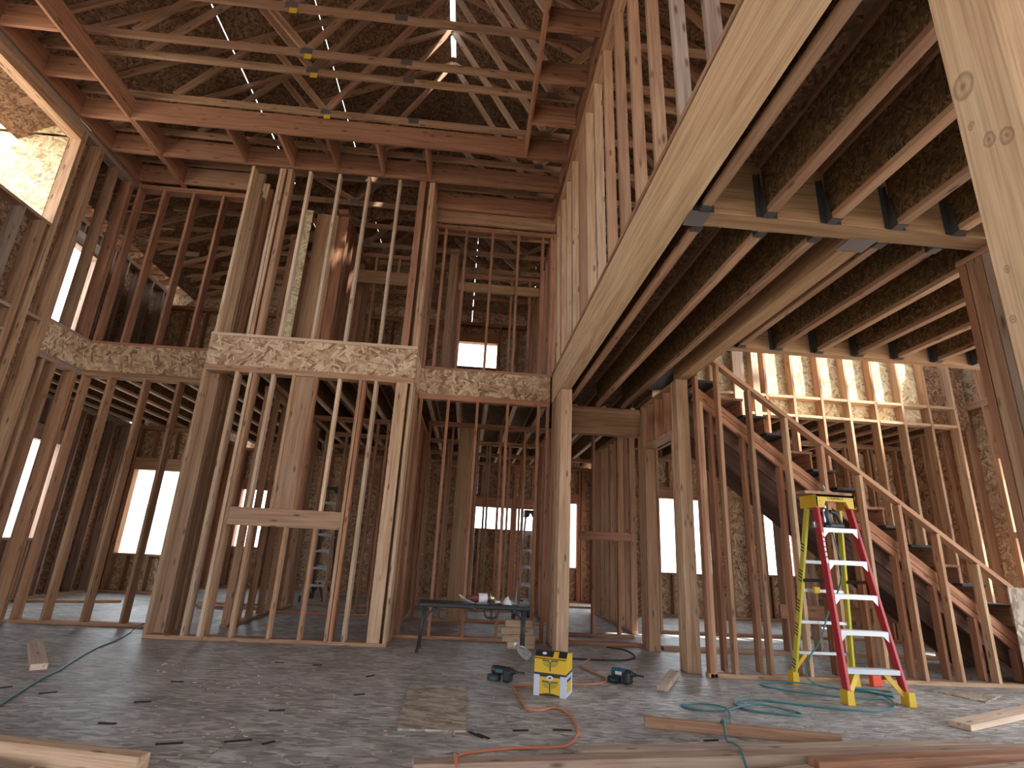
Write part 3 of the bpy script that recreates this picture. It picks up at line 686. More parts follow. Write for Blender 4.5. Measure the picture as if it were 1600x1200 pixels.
# ------------------------------------------------------------------ tray ceiling framing and roof
c = struct('ceiling', (-2, 4, ZT))
D12 = .286; zc = ZT + D12 / 2
def cx(y, x0, x1, mat='red', name='ceiling_joist'): return member(name, (x0, y, zc), (x1, y, zc), T2, D12, c, mat, (0, 1, 0))
def cy(x, y0, y1, mat='red', name='ceiling_joist'): return member(name, (x, y0, zc), (x, y1, zc), T2, D12, c, mat, (1, 0, 0))
cy(-4.55, -2.5, YB); cy(-4.51, 5.84, YB); cy(.43, -2.5, 5.80); cy(XL + .02, -2.5, YB); cy(GX - .06, -2.5, YB)
for k in range(12):
    y = 6.48 - .617 * k
    if y < -1.5: break
    cx(y, XL + .04, -4.57); 
    if y < 6: cx(y - .02, .45, GX - .08)
cx(5.82, -4.53, GX - .08, 'red', 'ceiling_header'); cx(6.48, -4.49, GX - .08, 'red', 'ceiling_header')
cx(7.08, -4.49, -3.35, 'fir', 'ceiling_header'); cx(7.10, XL + .04, -4.57)
for x in (-3.38, -2.74, -2.13, -1.50, -.86): cy(x, 5.84, 6.46)
cy(-.80, 6.5, 7.1); cx(7.1, -.78, GX - .08, 'red')
# trusses
RX, RZ, RS = -.75, 8.80, .535
def top_z(x): return RZ - RS * abs(x - RX)
CH = ZT + D12 + .001
EL, ER = -5.3, 3.8
tys = [-2.4, -1.8, -1.2, -.6, 0., .62, 1.24, 1.86, 2.48, 3.1, 3.72, 4.34, 4.88, 5.13, 5.76, 6.4, 7.02, 7.64, 8.26, 8.88, 9.5, 10.12, 10.74, 11.3]
def plate(x, y, z, sx=.13, sz=.085): 
    member('truss_plate', (x - sx / 2, y - .0205, z), (x + sx / 2, y - .0205, z), .002, sz, c, 'metal', (0, 1, 0), bev=0)
for ty in tys:
    rear = ty > 7.1
    rz = RZ if not rear else RZ - .9
    def tz(x): return rz - (RS if not rear else RS * .72) * abs(x - RX)
    member('truss_bottom_chord', (EL, ty, CH + .045), (RX - .3, ty, CH + .045), T2, .089, c, 'fir', (0, 1, 0))
    member('truss_bottom_chord', (RX - .3, ty, CH + .045), (ER, ty, CH + .045), T2, .089, c, 'fir', (0, 1, 0))
    for s, e in ((-1, EL), (1, ER)):
        member('truss_top_chord', (RX, ty, tz(RX) - .07), (e + s * .5, ty, tz(e + s * .5) - .07), T2, .089, c, 'fir', (0, 1, 0))
        pb = RX + s * 1.42; pt = RX + s * 2.35; pr = RX + s * .03
        member('truss_web', (pb, ty, CH + .09), (pr, ty, tz(pr) - .12), .037, .085, c, 'fir' if s < 0 else 'palefir', (0, 1, 0))
        member('truss_web', (pb + s * .02, ty, CH + .09), (pt, ty, tz(pt) - .11), .037, .085, c, 'fir', (0, 1, 0))
        member('truss_web', (pt + s * .95, ty, CH + .09), (pt + s * .02, ty, tz(pt) - .11), .037, .085, c, 'fir', (0, 1, 0))
        plate(pb, ty, CH + .055)
        if s < 0 and 4 < ty < 6: panel('truss_tag', (pb + .03, ty - .03, CH - .03), (1, 0, 0), (0, 0, 1), .08, .07, .002, c, 'yellowp')
    plate(RX - .3, ty, CH + .05)
# roof deck: rows of panels with thin gaps between, daylight shows through them
rl = math.hypot(1, RS)
def roof_row(side, t0, t1, ya, yb, gap):
    s = side
    u = Vector((s, 0, -RS)).normalized()
    tm = (t0 + t1) / 2; y = ya
    while y < yb - .05:
        e = min(y + 2.44, yb)
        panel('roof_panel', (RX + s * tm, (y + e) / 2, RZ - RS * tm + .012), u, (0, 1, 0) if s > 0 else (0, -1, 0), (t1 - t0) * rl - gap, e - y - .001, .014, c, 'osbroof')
        y = e
for s in (-1, 1):
    rows = [.0, .66, 1.73, 2.82, 3.88, 4.95, 5.45]; gaps = [0, .0015, .008, .009, .002, .001]
    for k, (t0, t1) in enumerate(zip(rows, rows[1:])):
        g0, g1 = (gaps[k], gaps[k + 1] if k < 5 else .001) if s < 0 else (.001, .001)
        if k == 0:      # the ridge is still open for a short stretch
            roof_row(s, -.012, t1 - g1, -4.4, 5.6, 0); roof_row(s, .04, t1 - g1, 5.6, 6.95, 0); roof_row(s, -.012, t1 - g1, 6.95, 12.0, 0)
        else: roof_row(s, t0 + g0 * .5, t1 - g1 * .5, -4.4, 12.0, 0)
# added panels standing in for the dark attic interior, hiding the ridge beyond
for k in range(5):
    x0 = RX - 2.6 + k * 1.04
    hh = top_z(x0 + .52) - .75 - CH - .1
    panel('attic_dark_panel', (x0 + .52, 8.1, CH + .1 + hh / 2), (0, 0, 1), (1, 0, 0), hh, 1.03, .011, c, 'osbroof')
    member('attic_stud', (x0 + .3, 8.05, CH + .1), (x0 + .3, 8.05, top_z(x0 + .3) - .8), T2, .06, c, 'red', (1, 0, 0))
# flat decks of the lower roofs over the wing and the far right
cw = struct('ceiling_wing', (-6, 9, ZT))
deck(cw, XW - .5, -5.35, 6.0, 11.4, 6.8)
for y in [6.6 + .45 * k for k in range(11)]:
    member('truss_bottom_chord', (XW - .1, y, ZT + .05), (-5.3, y, ZT + .05), T2, .089, cw, 'fir', (0, 1, 0))
    member('truss_web', (XW, y, ZT + .05), (-5.4, y, 6.75), T2, .089, cw, 'fir', (0, 1, 0))
panel('gable_panel', (-5.95, 6.25, 6.5), (1, 0, 0), (0, 0, 1), 1.3, 1.0, .011, cw, 'osbpale')
panel('gable_panel', (XW - .1, 8.7, 6.5), (0, 1, 0), (0, 0, 1), 4.6, 1.0, .011, cw, 'osb')
cr = struct('ceiling_far_right', (5.5, 5, ZT))
deck(cr, 3.6, XR + .5, -3, 5.3, 6.42); deck(cr, 3.6, 4.0, 5.3, 7.2, 6.42); deck(cr, 3.6, XR + .5, 7.2, 11.5, 6.42)  # deck left open above the stairwell so sky light reaches its back wall
for y in [-2 + .6 * k for k in range(22)]:
    member('rafter', (3.7, y, 6.25), (XR, y, 6.25), T2, .184, cr, 'red', (0, 1, 0))
# rear gable closed above the upper plates
g2 = struct('wall_rear_gable', (0, 11.6, ZT))
for k in range(8):
    x0 = -6.0 + k * 1.45
    panel('gable_panel', (x0 + .72, 11.55, 7.3), (0, 0, 1), (1, 0, 0), 3.2, 1.44, .011, g2, 'osb')

# ------------------------------------------------------------------ unseen wall behind the camera, openings sized to set the fill light
w = struct('wall_front', (-1, -3.4, 0))
ext_wall(w, 'x', -3.4, -3.54, XL - .14, XR, 0, ZF, [(-3.6, -.8, .0, 2.55), (1.6, 2.6, .0, 2.2), (4.0, 6.0, .8, 2.4)], 'red', zs=ZF)
ext_wall(w, 'x', -3.4, -3.54, XL - .14, XR, ZF, ZT, [(-3.6, -.8, 3.9, 5.2), (2.5, 5.5, 4.0, 5.3)], 'red')
for k in range(9):
    x0 = -5.5 + k * 1.05
    panel('gable_panel', (x0 + .52, -3.6, 7.4), (0, 0, 1), (1, 0, 0), 2.9, 1.04, .011, w, 'osb')
w = struct('wall_left_front', (XL, 0, 0))
ext_wall(w, 'y', XL, XL - .14, -3.4, 3.18, 0, ZT - .08, [(-2.0, 1.4, .0, 2.55)], 'gray', zs=ZT + .3)

# ================================================================== loose things
# ---- six-foot step ladder
def step_ladder(name, label, fl, fr, bl, br, tl, tr, tb, zs, mats, cap_h=.09, group=None):
    """feet fl fr bl br, top points of the front rails tl tr and rear rails (tb offset), step heights"""
    t = thing(name, label, 'ladder', ((fl[0] + fr[0]) / 2, (fl[1] + bl[1]) / 2, 0), group=group)
    fl, fr, bl, br, tl, tr = map(Vector, (fl, fr, bl, br, tl, tr))
    tbl, tbr = tl + Vector((.0, tb, -.03)), tr + Vector((.0, tb, -.03))
    red, yel, alu, foot = mats
    def rail(nm, a, b, w, d, mat):
        return member(nm, a, b, w, d, t, mat, (1, 0, 0), bev=.004)
    for a, b in ((fl, tl), (fr, tr)):
        rail('front_rail', a + Vector((0, 0, .03)), b, .028, .078, red)
    for a, b in ((bl, tbl), (br, tbr)): rail('rear_rail', a + Vector((0, 0, .03)), b, .026, .062, yel)
    for a, s in ((fl, -1), (fr, 1), (bl, -1), (br, 1)):
        bm = bmesh.new()
        bm_prism(bm, [(-.032, 0), (.032, 0), (.026, .105), (-.026, .105)], -.05, .045)
        mesh_obj('foot', bm, foot, t, Matrix.Translation((a.x + s * .006, a.y, a.z)))
    for z in zs:
        f = (z - fl.z) / (tl.z - fl.z); a = fl.lerp(tl, f); b = fr.lerp(tr, f)
        bm = bmesh.new(); x0, x1 = a.x + .012, b.x - .012
        bm_box(bm, (x0, a.y - .042, z - .004), (x1, a.y + .042, z)); bm_box(bm, (x0, a.y - .044, z - .038), (x1, a.y - .040, z)); bm_box(bm, (x0, a.y + .040, z - .038), (x1, a.y + .044, z))
        for k in range(4): bm_box(bm, (x0, a.y - .03 + k * .018, z), (x1, a.y - .024 + k * .018, z + .002))
        mesh_obj('step', bm, alu, t)
        if z > .3:
            for xx, s in ((x0, 1), (x1, -1)):
                bm = bmesh.new(); bm_prism(bm, [(xx, z - .036), (xx + s * .05, z - .036), (xx, z - .09)], a.y - .043, a.y - .038)
                mesh_obj('step_brace', bm, alu, t)
    for z in [zs[1], zs[2], (zs[2] + zs[3]) / 2 + .12]:
        f = z / tbl.z; a = bl.lerp(tbl, f); b = br.lerp(tbr, f)
        member('rear_bar', (a.x, a.y, z), (b.x, b.y, z), .012, .032, t, alu, (0, 1, 0))
    # bottom braces
    for a, o, s in ((fl, fr, 1), (fr, fl, -1)):
        f = zs[0] / tl.z; m0 = a.lerp(tl if s > 0 else tr, .12); xm = a.x + s * (abs(o.x - a.x) * .27)
        member('corner_brace', (a.x + s * .02, a.y + .0, .07), (xm, a.lerp(tl if s > 0 else tr, f).y, zs[0] - .03), .012, .045, t, foot, (0, 1, 0))
    for a, s in ((bl, 1), (br, -1)): member('corner_brace', (a.x + s * .02, a.y, .12), (a.x + s * .13, a.y - .02, zs[0] + .0), .012, .035, t, foot, (0, 1, 0))
    member('rear_bar', (bl.x, bl.y - .02, zs[0] + .01), (br.x, br.y - .02, zs[0] + .01), .012, .03, t, alu, (0, 1, 0))
    # spreaders
    for (a, b), (c_, d) in (((fl, tl), (bl, tbl)), ((fr, tr), (br, tbr))):
        f = .58; p = a.lerp(b, f); q = c_.lerp(d, f)
        member('spreader', p, q, .006, .03, t, 'charcoal' if red == 'redp' else alu, (1, 0, 0), bev=.001)
    # top cap
    bm = bmesh.new(); z0, z1 = tl.z, tl.z + cap_h; x0, x1 = tl.x - .035, tr.x + .035; y0, y1 = tl.y - .065, tl.y + tb + .055
    bm_prism(bm, [(x0, z0 - .035), (x0 + .075, z0 - .03), (x0 + .10, z0 + .03), (x1 - .10, z0 + .03), (x1 - .075, z0 - .03), (x1, z0 - .035), (x1 - .008, z1), (x0 + .008, z1)], y0, y0 + .03)
    bm_box(bm, (x0 + .008, y0, z1 - .02), (x1 - .008, y1, z1)); bm_box(bm, (x0 + .004, y0, z0 - .03), (x0 + .02, y1, z1 - .005)); bm_box(bm, (x1 - .02, y0, z0 - .03), (x1 - .004, y1, z1 - .005))
    cap = mesh_obj('top_cap', bm, foot, t)
    return t, cap
zs6 = [.262, .553, .842, 1.13, 1.42]
lad, cap = step_ladder('step_ladder', 'tall step ladder with red front rails, yellow legs and aluminium steps beside the stairs',
    (3.245, 4.75, 0), (3.765, 4.75, 0), (3.20, 5.44, 0), (3.79, 5.44, 0), (3.335, 5.02, 1.64), (3.665, 5.02, 1.64), .14, zs6, ('redp', 'yellowg', 'alu', 'yellowp'))
def on_rail(z, off): 
    f = (z) / 1.64; return Vector((3.245, 4.75, 0)).lerp(Vector((3.335, 5.02, 1.64)), f) + Vector((-.0, off, 0))
dirv = (Vector((3.335, 5.02, 1.64)) - Vector((3.245, 4.75, 0))).normalized()
def rail_decal(z, h, wd, mat, shape='box', dx=0):
    # printed on the outer left face... the front web of the left rail faces the room
    p = on_rail(z, -.0405); n = Vector((0, -1, 0)); n = (n - dirv * n.dot(dirv)).normalized(); x = dirv.cross(n).normalized() * -1
    mw = Matrix(((x.x, dirv.x, n.x, p.x + dx), (x.y, dirv.y, n.y, p.y), (x.z, dirv.z, n.z, p.z), (0, 0, 0, 1)))
    bm = bmesh.new()
    if shape == 'box': bm_box(bm, (-wd / 2, -h / 2, -.001), (wd / 2, h / 2, .001))
    else: bm_lathe(bm, [(h / 2, -.001), (h / 2, .001)], 20, Matrix.Scale(wd / h, 4, (1, 0, 0)))
    mesh_obj('decal', bm, mat, lad, mw)
for z, h in ((1.36, .03), (1.31, .025), (1.27, .035), (1.225, .03), (1.18, .03)): rail_decal(z, h, .018, 'white_p')
rail_decal(1.125, .055, .022, 'white_p', 'oval'); rail_decal(.80, .10, .02, 'white_p', 'oval'); rail_decal(.74, .06, .018, 'white_p', 'oval')
text_obj('cap_print', 'LOUISVILLE', .032, 'ink', lad, Matrix(((1, 0, 0, 3.50), (0, 0, -1, 4.954), (0, 1, 0, 1.695), (0, 0, 0, 1))))
for xx in (3.315, 3.345):
    for zz in (1.63, 1.67, 1.71):
        bm = bmesh.new(); bm_lathe(bm, [(.005, 0), (.005, .003)], 8, Matrix.Translation((xx, 4.956, zz)) @ Matrix.Rotation(R(90), 4, 'X')); mesh_obj('rivet', bm, 'charcoal', lad)
bl0, bl1 = Vector((3.20, 5.44, .03)), Vector((3.335, 5.16, 1.61))
dv = (bl1 - bl0).normalized()
for k, z in enumerate([.12, .15, .18, .42, .45, .48, .51, .64, .67, .70, .73, .92, .95, .98, 1.01, 1.2, 1.23, 1.26]):
    p = bl0.lerp(bl1, z / 1.61); member('warning_stripe', p + Vector((-.014, -.026, -.008)), p + Vector((-.014, .026, .012)), .003, .01, lad, 'ink', (1, 0, 0), bev=0)
bm = bmesh.new(); bm_box(bm, (3.28, 4.99, 1.42), (3.36, 5.03, 1.47)); mesh_obj('hinge_bracket', bm, 'metal', lad)
bm = bmesh.new(); bm_box(bm, (3.36, 5.22, .82), (3.42, 5.26, .88), bev=.01); mesh_obj('clip', bm, 'yellowp', lad)
# board lying on the ladder top, nail gun hung inside the ladder
o = member('board_offcut', (3.22, 5.06, 1.752), (3.72, 5.09, 1.750), .14, .03, None, 'fir', (0, 1, 0))
tag(o, 'short flat board lying across the yellow ladder top', 'board')
ng = thing('nail_gun', 'dark pneumatic nail gun resting on the top step of the red ladder', 'nail gun', (3.47, 5.0, 1.423))
bm = bmesh.new(); bm_lathe(bm, [(.03, 0), (.042, .01), (.045, .09), (.04, .13), (.025, .15)], 16, Matrix.Translation((3.45, 5.02, 1.45)) @ Matrix.Rotation(R(-14), 4, 'Y'))
mesh_obj('cylinder_body', bm, 'charcoal', ng, sm=True)
bm = bmesh.new(); bm_box(bm, (3.40, 5.0, 1.425), (3.60, 5.04, 1.47), bev=.012); mesh_obj('magazine', bm, 'black', ng)
tube('handle', [(3.47, 5.02, 1.58), (3.53, 5.02, 1.56), (3.56, 5.02, 1.50), (3.58, 5.02, 1.45)], .018, 'black', ng)
bm = bmesh.new(); bm_lathe(bm, [(.022, 0), (.026, .02), (.018, .05)], 14, Matrix.Translation((3.415, 5.02, 1.60))); mesh_obj('end_cap', bm, 'metal', ng, sm=True)
bm = bmesh.new(); bm_box(bm, (3.385, 4.99, 1.47), (3.41, 5.05, 1.60), bev=.008); mesh_obj('side_plate', bm, 'metal', ng)
ff = thing('hose_fitting', 'small chrome hose fitting standing on the ladder-top board', 'fitting', (3.475, 5.08, 1.767))
bm = bmesh.new(); bm_lathe(bm, [(.024, 0), (.024, .02), (.014, .026), (.018, .045), (.008, .07)], 14, Matrix.Translation((3.475, 5.08, 1.767))); mesh_obj('body', bm, 'metal', ff, sm=True)
bm = bmesh.new(); bm_lathe(bm, [(.026, .006), (.026, .014)], 14, Matrix.Translation((3.475, 5.08, 1.767))); mesh_obj('collar', bm, 'charcoal', ff)
# background ladders
step_ladder('step_ladder', 'grey aluminium step ladder far behind the fireplace framing', (-2.9, 10.75, 0), (-2.5, 10.75, 0), (-2.88, 11.4, 0), (-2.52, 11.4, 0), (-2.83, 11.0, 2.0), (-2.57, 11.0, 2.0), .12, [.3, .6, .9, 1.2, 1.5, 1.8], ('alu', 'charcoal', 'alu', 'black'))
step_ladder('step_ladder', 'aluminium step ladder in front of the small far windows in the centre', (.86, 9.3, 0), (1.14, 9.3, 0), (.90, 9.75, 0), (1.14, 9.75, 0), (1.02, 9.5, 1.66), (1.16, 9.5, 1.66), .10, [.28, .55, .83, 1.1, 1.38], ('alu', 'alu', 'alu', 'black'))

# ---- folding bench with its clutter
bn = thing('folding_bench', 'low black folding bench with tubular legs below the centre wall', 'bench', (.15, 6.4, 0))
bx0, bx1, by0, by1, bz = -.45, .76, 6.24, 6.58, .497
bm = bmesh.new(); bm_box(bm, (bx0, by0, bz - .045), (.148, by1, bz), bev=.012); bm_box(bm, (.152, by0, bz - .045), (bx1, by1, bz), bev=.012)
mesh_obj('bench_top', bm, 'black', bn)
for s, xt, xf in ((-1, bx0 + .06, -.425), (1, bx1 - .06, .70)):
    for yy in (by0 + .04, by1 - .04):
        l = tube('leg', [(xt, yy, bz - .04), (xf, yy, .012)], .0135, 'charcoal', bn, 10, False)
        bm = bmesh.new(); bm_lathe(bm, [(.019, 0), (.019, .02), (.014, .024)], 10, Matrix.Translation((xf, yy, 0))); mesh_obj('foot_cap', bm, 'black', l)
    tube('cross_bar', [(xf - s * .01, by0 + .04, .16), (xf - s * .01, by1 - .04, .16)], .010, 'charcoal', bn, 8, False)
    tube('brace', [(xt - s * .0 + s * .01 - s * .0, by0 + .07, .27), (xt - s * .06, by0 + .07, .39), (xt - s * .16, by0 + .07, bz - .045)], .010, 'charcoal', bn)
tube('carry_handle', [(.26, by0 + .01, bz - .045), (.27, by0 + .005, bz - .10), (.30, by0, bz - .125), (.37, by0, bz - .125), (.40, by0 + .005, bz - .10), (.41, by0 + .01, bz - .045)], .012, 'black', bn)
b1 = thing('bottle', 'dark bottle with white label lying on the black bench', 'bottle', (.23, 6.36, bz))
rot = Matrix.Translation((.12, 6.36, bz + .058)) @ Matrix.Rotation(R(14), 4, 'Z') @ Matrix.Rotation(R(90), 4, 'Y') @ Matrix.Scale(1.32, 4)
bm = bmesh.new(); bm_lathe(bm, [(.012, -.05), (.014, -.02), (.03, .01), (.037, .03), (.037, .145), (.034, .15)], 18, rot); mesh_obj('body', bm, 'label_red', b1, sm=True)
bm = bmesh.new(); bm_lathe(bm, [(.0378, .05), (.0378, .125)], 18, rot); mesh_obj('label', bm, 'white_p', b1, sm=True)
bm = bmesh.new(); bm_lathe(bm, [(.040, .150), (.042, .16), (.042, .19), (.03, .192), (.028, .17)], 18, rot); mesh_obj('ring_cap', bm, 'gold', b1, sm=True)
def crumple(name, c, sx, sy, h, label, mat, seed, cat='paper'):
    rr = random.Random(seed); bm = bmesh.new(); n = 9
    g_ = [[bm.verts.new(((i / n - .5) * sx * (1 - .15 * rr.random()), (j / n - .5) * sy * (1 - .15 * rr.random()), .004 + h * max(0, math.sin(i * .55 + seed) * math.cos(j * .4 + seed)) * rr.uniform(.6, 1) )) for j in range(n + 1)] for i in range(n + 1)]
    for i in range(n):
        for j in range(n): bm.faces.new((g_[i][j], g_[i + 1][j], g_[i + 1][j + 1], g_[i][j + 1]))
    r = bmesh.ops.extrude_face_region(bm, geom=list(bm.faces)); bmesh.ops.translate(bm, verts=[v for v in r['geom'] if isinstance(v, bmesh.types.BMVert)], vec=(0, 0, .0015))
    bmesh.ops.recalc_face_normals(bm, faces=bm.faces)
    return tag(mesh_obj(name, bm, mat, None, Matrix.Translation(c)), label, cat)
bm = bmesh.new(); bm_lathe(bm, [(.02, .001), (.075, .001), (.105, .018), (.108, .019), (.078, .004), (.02, .003)], 24)
o = mesh_obj('paper_plate', bm, 'white_p', None, Matrix.Translation((.05, 6.34, bz + .02)) @ Matrix.Rotation(R(24), 4, 'Y') @ Matrix.Translation((0, 0, .012)), sm=True); tag(o, 'white paper plate tilted under the bottle on the bench', 'plate')
crumple('crumpled_paper', (.47, 6.37, bz), .19, .16, .095, 'crumpled white paper bag on the bench right of the bottle', 'white_p', 1)
crumple('plastic_bag', (.47, 6.33, bz), .34, .16, .022, 'flattened clear plastic bag on the bench under the crumpled paper', 'clear', 3, 'bag')
# stacked blocks beside the post
for k, (x0, x1, dy) in enumerate([(.56, .88, .02), (.50, .88, .0), (.48, .86, .01), (.53, .85, .03)]):
    o = member('lumber_block', (x0, 6.74 + dy, .0375 + .076 * k), (x1, 6.74 + dy, .0375 + .076 * k), .075, .09, None, 'post', (0, 0, 1))
    tag(o, ['bottom', 'second from bottom', 'third from bottom', 'topmost'][k] + ' wooden block in the stack behind the bench legs', 'block', 'blocks stacked behind the bench')
pb = thing('plastic_bottle', 'clear plastic bottle leaning behind the yellow boxes', 'bottle', (.70, 6.0, 0))
rot = Matrix.Translation((.62, 6.0, .13)) @ Matrix.Rotation(R(128), 4, 'Y')
bm = bmesh.new(); bm_lathe(bm, [(.012, -.04), (.013, -.01), (.045, .03), (.048, .12), (.045, .14), (.02, .145)], 18, rot); mesh_obj('body', bm, 'clear', pb, sm=True)
bm = bmesh.new(); bm_lathe(bm, [(.015, -.06), (.015, -.04)], 14, rot); mesh_obj('cap', bm, 'white_p', pb)

# ---- two yellow nail boxes
BM_ = Matrix.Translation((.785, 4.78, 0)) @ Matrix.Rotation(R(-22), 4, 'Z')
def carton(name, label, z0, lower):
    t = thing(name, label, 'box', (.785, 4.78, z0), R(-22)); Z = BM_ @ Matrix.Translation((0, 0, z0))
    hw, hd = .128, .125
    def pc(nm, lo, hi, mat, bev=0):
        bm = bmesh.new(); bm_box(bm, lo, hi, bev=bev); return mesh_obj(nm, bm, mat, t, Z)
    if lower:
        pc('carton', (-hw, -hd, 0), (hw, hd, .165), 'boxy', .003); pc('top_band', (-hw - .001, -hd - .001, .137), (hw + .001, hd + .001, .1645), 'boxk')
        for s in (-1, 1): pc('corner_strip', (min(s * (hw + .002), s * (hw - .045)), -hd - .002, 0), (max(s * (hw + .002), s * (hw - .045)), -hd + .002, .15), 'boxw')
        pc('side_strip', (hw - .002, -hd, 0), (hw + .002, hd, .15), 'boxw'); pc('side_print', (hw + .001, -hd + .04, .03), (hw + .003, hd - .06, .10), 'boxy'); pc('side_print', (hw + .001, -hd + .04, .105), (hw + .003, hd - .06, .125), 'boxk')
        bm = bmesh.new(); bm_prism(bm, [(-.083, .004), (.083, .004), (.083, .012), (.04, .022), (0, .025), (-.04, .022), (-.083, .012)], -hd - .002, -hd - .0005); mesh_obj('base_band', bm, 'boxk', t, Z)
        zt_, lz, oz = .165, .098, .132
    else:
        bm = bmesh.new(); bm_prism(bm, [(-hd, 0), (hd, 0), (hd, .125), (-hd + .06, .15), (-hd, .105)], -hw, hw, Matrix.Rotation(R(90), 4, 'Z')); mesh_obj('carton', bm, 'boxy', t, Z)
        bm = bmesh.new(); bm_prism(bm, [(-hd - .001, .104), (-hd + .06, .151), (hd, .126), (hd, .122), (-hd + .06, .145), (-hd - .001, .098)], -hw + .0, hw - .0, Matrix.Rotation(R(90), 4, 'Z')); mesh_obj('lid', bm, 'boxk', t, Z)
        sl_ = Matrix.Translation((0, -hd + .03, .129)) @ Matrix.Rotation(R(38), 4, 'X')
        bm = bmesh.new(); bm_box(bm, (.02, -.03, 0), (.062, .03, .002)); mesh_obj('lid_print', bm, 'boxy', t, Z @ sl_)
        bm = bmesh.new(); bm_lathe(bm, [(.018, 0), (.018, .002)], 20, Matrix.Scale(.7, 4, (0, 1, 0))); mesh_obj('logo', bm, 'white_p', t, Z @ sl_ @ Matrix.Translation((-.055, .006, .001)))
        lz, oz = .083, None
    fy = -hd - .0015
    def fr(nm, pts, mat, e=.0):
        bm = bmesh.new(); bm_prism(bm, pts, fy - .001 - e, fy + .001); mesh_obj(nm, bm, mat, t, Z)
    fr('print_bar', [(-.062, lz), (-.006, lz - .003), (-.006, lz + .010), (-.062, lz + .013)], 'green', .0005); fr('print_bar', [(.006, lz - .003), (.064, lz), (.064, lz + .013), (.006, lz + .010)], 'green', .0005)
    fr('print_wing', [(-.068, lz - .005), (-.008, lz - .008), (-.008, lz - .042), (-.045, lz - .034)], 'olive'); fr('print_wing', [(.008, lz - .008), (.068, lz - .005), (.045, lz - .034), (.008, lz - .042)], 'olive')
    fr('print_nail', [(-.004, lz - .07), (.004, lz - .07), (.004, lz - .01), (.012, lz - .004), (-.012, lz - .004), (-.004, lz - .01)], 'boxk', .0008)
    if oz:
        bm = bmesh.new(); bm_lathe(bm, [(.026, 0), (.026, .0015)], 24, Matrix.Translation((0, fy, oz)) @ Matrix.Rotation(R(90), 4, 'X') @ Matrix.Scale(.62, 4, (0, 1, 0))); mesh_obj('logo', bm, 'white_p', t, Z)
        bm = bmesh.new(); bm_lathe(bm, [(.013, 0), (.013, .002)], 20, Matrix.Translation((0, fy, oz)) @ Matrix.Rotation(R(90), 4, 'X') @ Matrix.Scale(.62, 4, (0, 1, 0))); mesh_obj('logo_mark', bm, 'blue', t, Z)
carton('nail_box', 'lower yellow nail carton with pale blue corner strips on the floor', 0, True)
carton('nail_box', 'upper yellow nail carton with a black lid stacked on the other', .1655, False)

# ---- cordless tools
def cordless(name, label, loc, rz, flip):
    t = thing(name, label, 'power tool', loc, rz); Z = Matrix.Translation(loc) @ Matrix.Rotation(rz, 4, 'Z')
    def L(nm, prof, mw, mat, n=16):
        bm = bmesh.new(); bm_lathe(bm, prof, n, mw); return mesh_obj(nm, bm, mat, t, Z, sm=False)
    def B(nm, lo, hi, mat, bev=.012, mw=None):
        bm = bmesh.new(); bm_box(bm, lo, hi, mw, bev); return mesh_obj(nm, bm, mat, t, Z)
    ax = Matrix.Rotation(R(90), 4, 'Y')
    L('motor_housing', [(.02, -.10), (.034, -.09), (.038, -.03), (.036, .03), (.028, .06)], Matrix.Translation((0, 0, .085)) @ ax, 'teal' if flip else 'black')
    L('gear_case', [(.034, .03), (.036, .05), (.03, .09), (.016, .11), (.014, .13)], Matrix.Translation((0, 0, .085)) @ ax, 'black')
    L('chuck', [(.009, .13), (.009, .20)], Matrix.Translation((0, 0, .085)) @ ax, 'charcoal', 10)
    B('grip', (-.075, -.02, .02), (-.035, .02, .09), 'black', .012, Matrix.Rotation(R(flip), 4, 'Y'))
    bt = B('battery', (-.13, -.038, 0), (-.02, .038, .05), 'black', .01); 
    B('trigger', (-.03, -.009, .045), (-.015, .009, .07), 'charcoal', .003)
    B('guard', (.01, -.055, .0), (.085, .055, .10), 'black', .024)
    B('logo_plate', (-.05, -.0395, .072), (.01, -.036, .098), 'white_p' if flip else 'teal', 0)
    bm = bmesh.new(); bm_box(bm, (-.10, -.0385, .012), (-.05, -.0375, .03)); mesh_obj('battery_label', bm, 'teal', bt, Z)
cordless('cordless_drill', 'black and teal cordless tool on the floor left of the yellow boxes', (.40, 5.12, 0), R(-25), 0)
cordless('cordless_drill', 'black and teal cordless tool on the floor right of the yellow boxes', (1.47, 5.2, 0), R(-40), 4)

